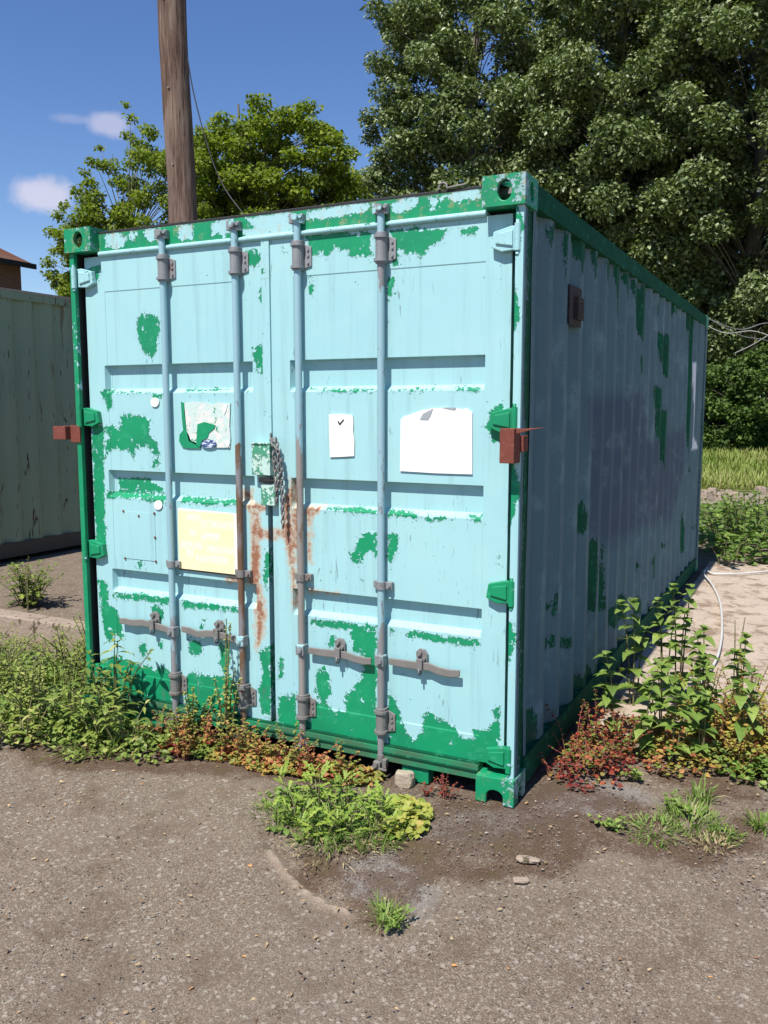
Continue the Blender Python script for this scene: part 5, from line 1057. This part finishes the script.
# climbers in front of the second rod
weed('climbing_weed', (F(243, 700)[0]-0.03, -0.03, 0), 0.50, 0.12, 10, 0.022, 0.040, 0.032, 'weed', 'ovate', 'yellow green weed climbing up the left door below the yellow notice', vmean=0.75, lean=(0, 0.05, 0))
weed('climbing_weed', (F(232, 700)[0]+0.02, -0.02, 0), 0.80, 0.05, 3, 0.030, 0.034, 0.024, 'weed', 'ovate', 'thin tendril reaching up to the yellow notice', vmean=0.65, lean=(-0.03, 0.06, 0))
weed('climbing_weed', (F(205, 700)[0], -0.05, 0), 0.32, 0.14, 12, 0.020, 0.042, 0.034, 'yellowherb', 'ovate', 'yellow and orange bushy weed between the first two lock rods', vmean=0.75, lean=(0, 0.02, 0))
weed('climbing_weed', (F(262, 715)[0], -0.06, 0), 0.22, 0.12, 8, 0.022, 0.050, 0.042, 'yellowherb', 'ovate', 'yellow leafed weed at the foot of the gap between the doors', vmean=0.75)
# rough weeds behind the yard
cover('green_herb', None, 8000, 0.36, 0.10, 'nettle', 'thick bank of knee high weeds behind the far end of the container', vfun=lambda X, Y, m: np.clip(RNG.normal(0.35, 0.2, m), 0, 1), world_poly=[[(1.0, 7.3), (2.3, 6.9), (2.9, 6.5), (4.5, 6.5), (7, 7), (8, 11.2), (-1, 11.2), (-1, 8)]])
BL = ['left front', 'middle front', 'right front', 'left back', 'right back', 'touching the container shadow', 'rightmost by the yard edge', 'lowest, at the yard edge']
for k, (px, py, h) in enumerate(((722,550,.75),(745,552,.85),(765,545,.8),(735,536,.7),(758,532,.7),(715,538,.6),(772,564,.6),(728,566,.45))):
    x, y = G(px, py); weed('weed', (x, y, 0), h, 0.42, 12, 0.065, 0.17, 0.085, 'nettle', 'ovate', 'leafy weed on the bank behind the hose, '+BL[k], 'weed', 'leafy weeds behind the yard', vmean=0.42)
rb = MB()
for k in range(22):
    x, y = G(668+k*7-40, 503-RNG.uniform(0, 9)); s_ = RNG.uniform(0.06, 0.2); a = RNG.uniform(0, 1.5); c_, q_ = math.cos(a)*s_, math.sin(a)*s_; h_ = s_*RNG.uniform(0.4, 1.1)
    rb.add([(x+u, y+w, z) for z, kk in ((-0.02, 1), (h_, 0.75)) for u, w in ((c_*kk, q_*kk), (-q_*kk, c_*kk), (-c_*kk, -q_*kk), (q_*kk, -c_*kk))], [(3,2,1,0), (4,5,6,7), (0,1,5,4), (1,2,6,5), (2,3,7,6), (3,0,4,7)])
tag(rb.build('rubble', M['kerb'], None, 0.02), 'low grey rubble along the near edge of the meadow', 'rubble', kind='stuff')
# meadow grass
Nf = 70000; fy = 15.6+(RNG.random(Nf)**1.4)*26; fx = 1.5-(fy-15)*0.10+RNG.normal(0, 1, Nf)*(3.0+0.12*fy); P = np.stack([fx, fy, np.full(Nf, 0.01)+np.clip((fy-15.4)/14, 0, 1)*0.45], -1)
a = RNG.uniform(0, 6.28, Nf); d = np.stack([np.cos(a)*0.35, np.sin(a)*0.35, RNG.uniform(0.6, 1.2, Nf)], -1); sidev = np.stack([-np.sin(a), np.cos(a), 0*a], -1); nf = 0.5+0.5*np.sin(fx*0.7+fy*0.4)*np.sin(fy*0.5)
tag(leaves('meadow_grass', P, d, np.cross(sidev, unit(d)), RNG.uniform(0.12, 0.42, Nf), RNG.uniform(0.012, 0.03, Nf), M['field'], None, 'simple', 0.25, 0.3, v=np.clip(nf*0.6+RNG.normal(0.2, 0.2, Nf), 0, 1)), 'sunlit rough meadow grass beyond the container', 'grass', kind='stuff')

# ------------------------------------------------------------------ small things on the ground
t = NT('pale stone'); M['stone'] = t.done(t.mix(t.noise(20, 5), (0.42, 0.36, 0.27), (0.28, 0.23, 0.17)), 0.9, 0, t.bump(t.noise(40, 5), 0.006))
def rock(name, x, y, sx, sy, sz, mat, label, cat='stone', rot=0.0, z=0.0):
    import bmesh
    bm = bmesh.new(); bmesh.ops.create_icosphere(bm, subdivisions=3, radius=1.0)
    for v_ in bm.verts:
        n_ = mnoise.noise(v_.co*1.3+Vector((x*9, y*9, 0)))*0.35+mnoise.noise(v_.co*4+Vector((x, y, 2)))*0.10; c_ = v_.co*(1+n_)
        c_ = Vector((max(-0.8, min(0.8, c_.x)), max(-0.8, min(0.8, c_.y)), max(-0.7, min(0.7, c_.z)))); X_ = c_.x*sx; Y_ = c_.y*sy
        v_.co = Vector((x+X_*math.cos(rot)-Y_*math.sin(rot), y+X_*math.sin(rot)+Y_*math.cos(rot), z+sz*0.6+c_.z*sz))
    me = bpy.data.meshes.new(name); bm.to_mesh(me); bm.free()
    return tag(link_mesh(name, me, M[mat], None, at=(x, y, z)), label, cat)
xs1, ys1 = G(405, 782); rock('stone', F(405, 772, 0.0)[0], 0.0, 0.052, 0.035, 0.048, 'stone', 'beige block of stone under the door sill right of the last lock rod')
x, y = G(528, 861); rock('stone', x, y, 0.055, 0.022, 0.010, 'kerb', 'pale flat stone flake on the asphalt in front of the corner', rot=0.2)
x, y = G(521, 881); rock('stone', x, y, 0.035, 0.020, 0.006, 'kerb', 'smaller pale flake nearer the viewer than its neighbour', rot=0.5)
def scatter(name, n, region, smin, smax, mat, label, flat=0.6, kind='stuff'):
    X, Y = region(n); n = len(X); s = smin+(smax-smin)*RNG.random(n)**3
    base = np.array([[1,0,0],[0,1,0],[-1,0,0],[0,-1,0],[0,0,1],[0,0,-1]], float); V = base[None]*s[:, None, None]*RNG.uniform(0.5, 1.2, (n, 6, 3)); V[:, :, 2] *= flat
    a = RNG.uniform(0, 6.28, n); ca, sa = np.cos(a), np.sin(a); x_ = V[:, :, 0]*ca[:, None]-V[:, :, 1]*sa[:, None]; y_ = V[:, :, 0]*sa[:, None]+V[:, :, 1]*ca[:, None]
    V = np.stack([x_+X[:, None], y_+Y[:, None], V[:, :, 2]+(s*0.3)[:, None]], -1)
    fs = np.array([(0,1,4),(1,2,4),(2,3,4),(3,0,4),(1,0,5),(2,1,5),(3,2,5),(0,3,5)]); Fc = (fs[None]+np.arange(n)[:, None, None]*6).reshape(-1, 3)
    return tag(npmesh(name, V.reshape(-1, 3), Fc, mat, None, {'v': np.repeat(RNG.random(n), 6)}), label, name.replace('_', ' '), kind=kind)
def reg_all(n):
    X = RNG.uniform(-1.8, 4.4, n); Y = RNG.uniform(-2.0, 1.0, n); k = ~((X > -0.02) & (X < W+0.02) & (Y > 0.03)); return X[k], Y[k]
t = NT('grit'); cg = t.ramp(t.attr('v'), [(0, (0.09, 0.07, 0.055)), (0.5, (0.15, 0.115, 0.095)), (0.93, (0.22, 0.18, 0.145)), (1, (0.42, 0.37, 0.31))]); M['grit'] = t.done(cg, 0.9)
scatter('gravel', 22000, reg_all, 0.0012, 0.0055, M['grit'], 'loose grit scattered over the asphalt')
def reg_near(n):
    X = RNG.uniform(1.5, 4.0, n); Y = RNG.normal(-0.1, 0.35, n); k = ~((X > -0.02) & (X < W+0.02) & (Y > 0.0)); return X[k], Y[k]
scatter('gravel', 4000, reg_near, 0.002, 0.008, M['grit'], 'denser pale gravel on the asphalt round the front corner')
n = 1500; X, Y = reg_all(n); n = len(X); a = RNG.uniform(0, 6.28, n); ls = RNG.uniform(0.006, 0.022, n)
t = NT('leaf litter'); M['litter'] = t.done(t.ramp(t.attr('v'), [(0, (0.10, 0.05, 0.03)), (0.5, (0.24, 0.15, 0.08)), (0.85, (0.42, 0.32, 0.18)), (1, (0.50, 0.22, 0.06))]), 0.8)
tag(leaves('leaf_litter', np.stack([X, Y, RNG.uniform(0.003, 0.008, n)], -1), np.stack([np.cos(a), np.sin(a), RNG.uniform(0, 0.25, n)], -1), rdir(n, 0.8, 1), ls, ls*0.5, M['litter'], None, 'ovate', 0.1, 0.3), 'dry leaf scraps scattered over the asphalt', 'leaf litter', kind='stuff')
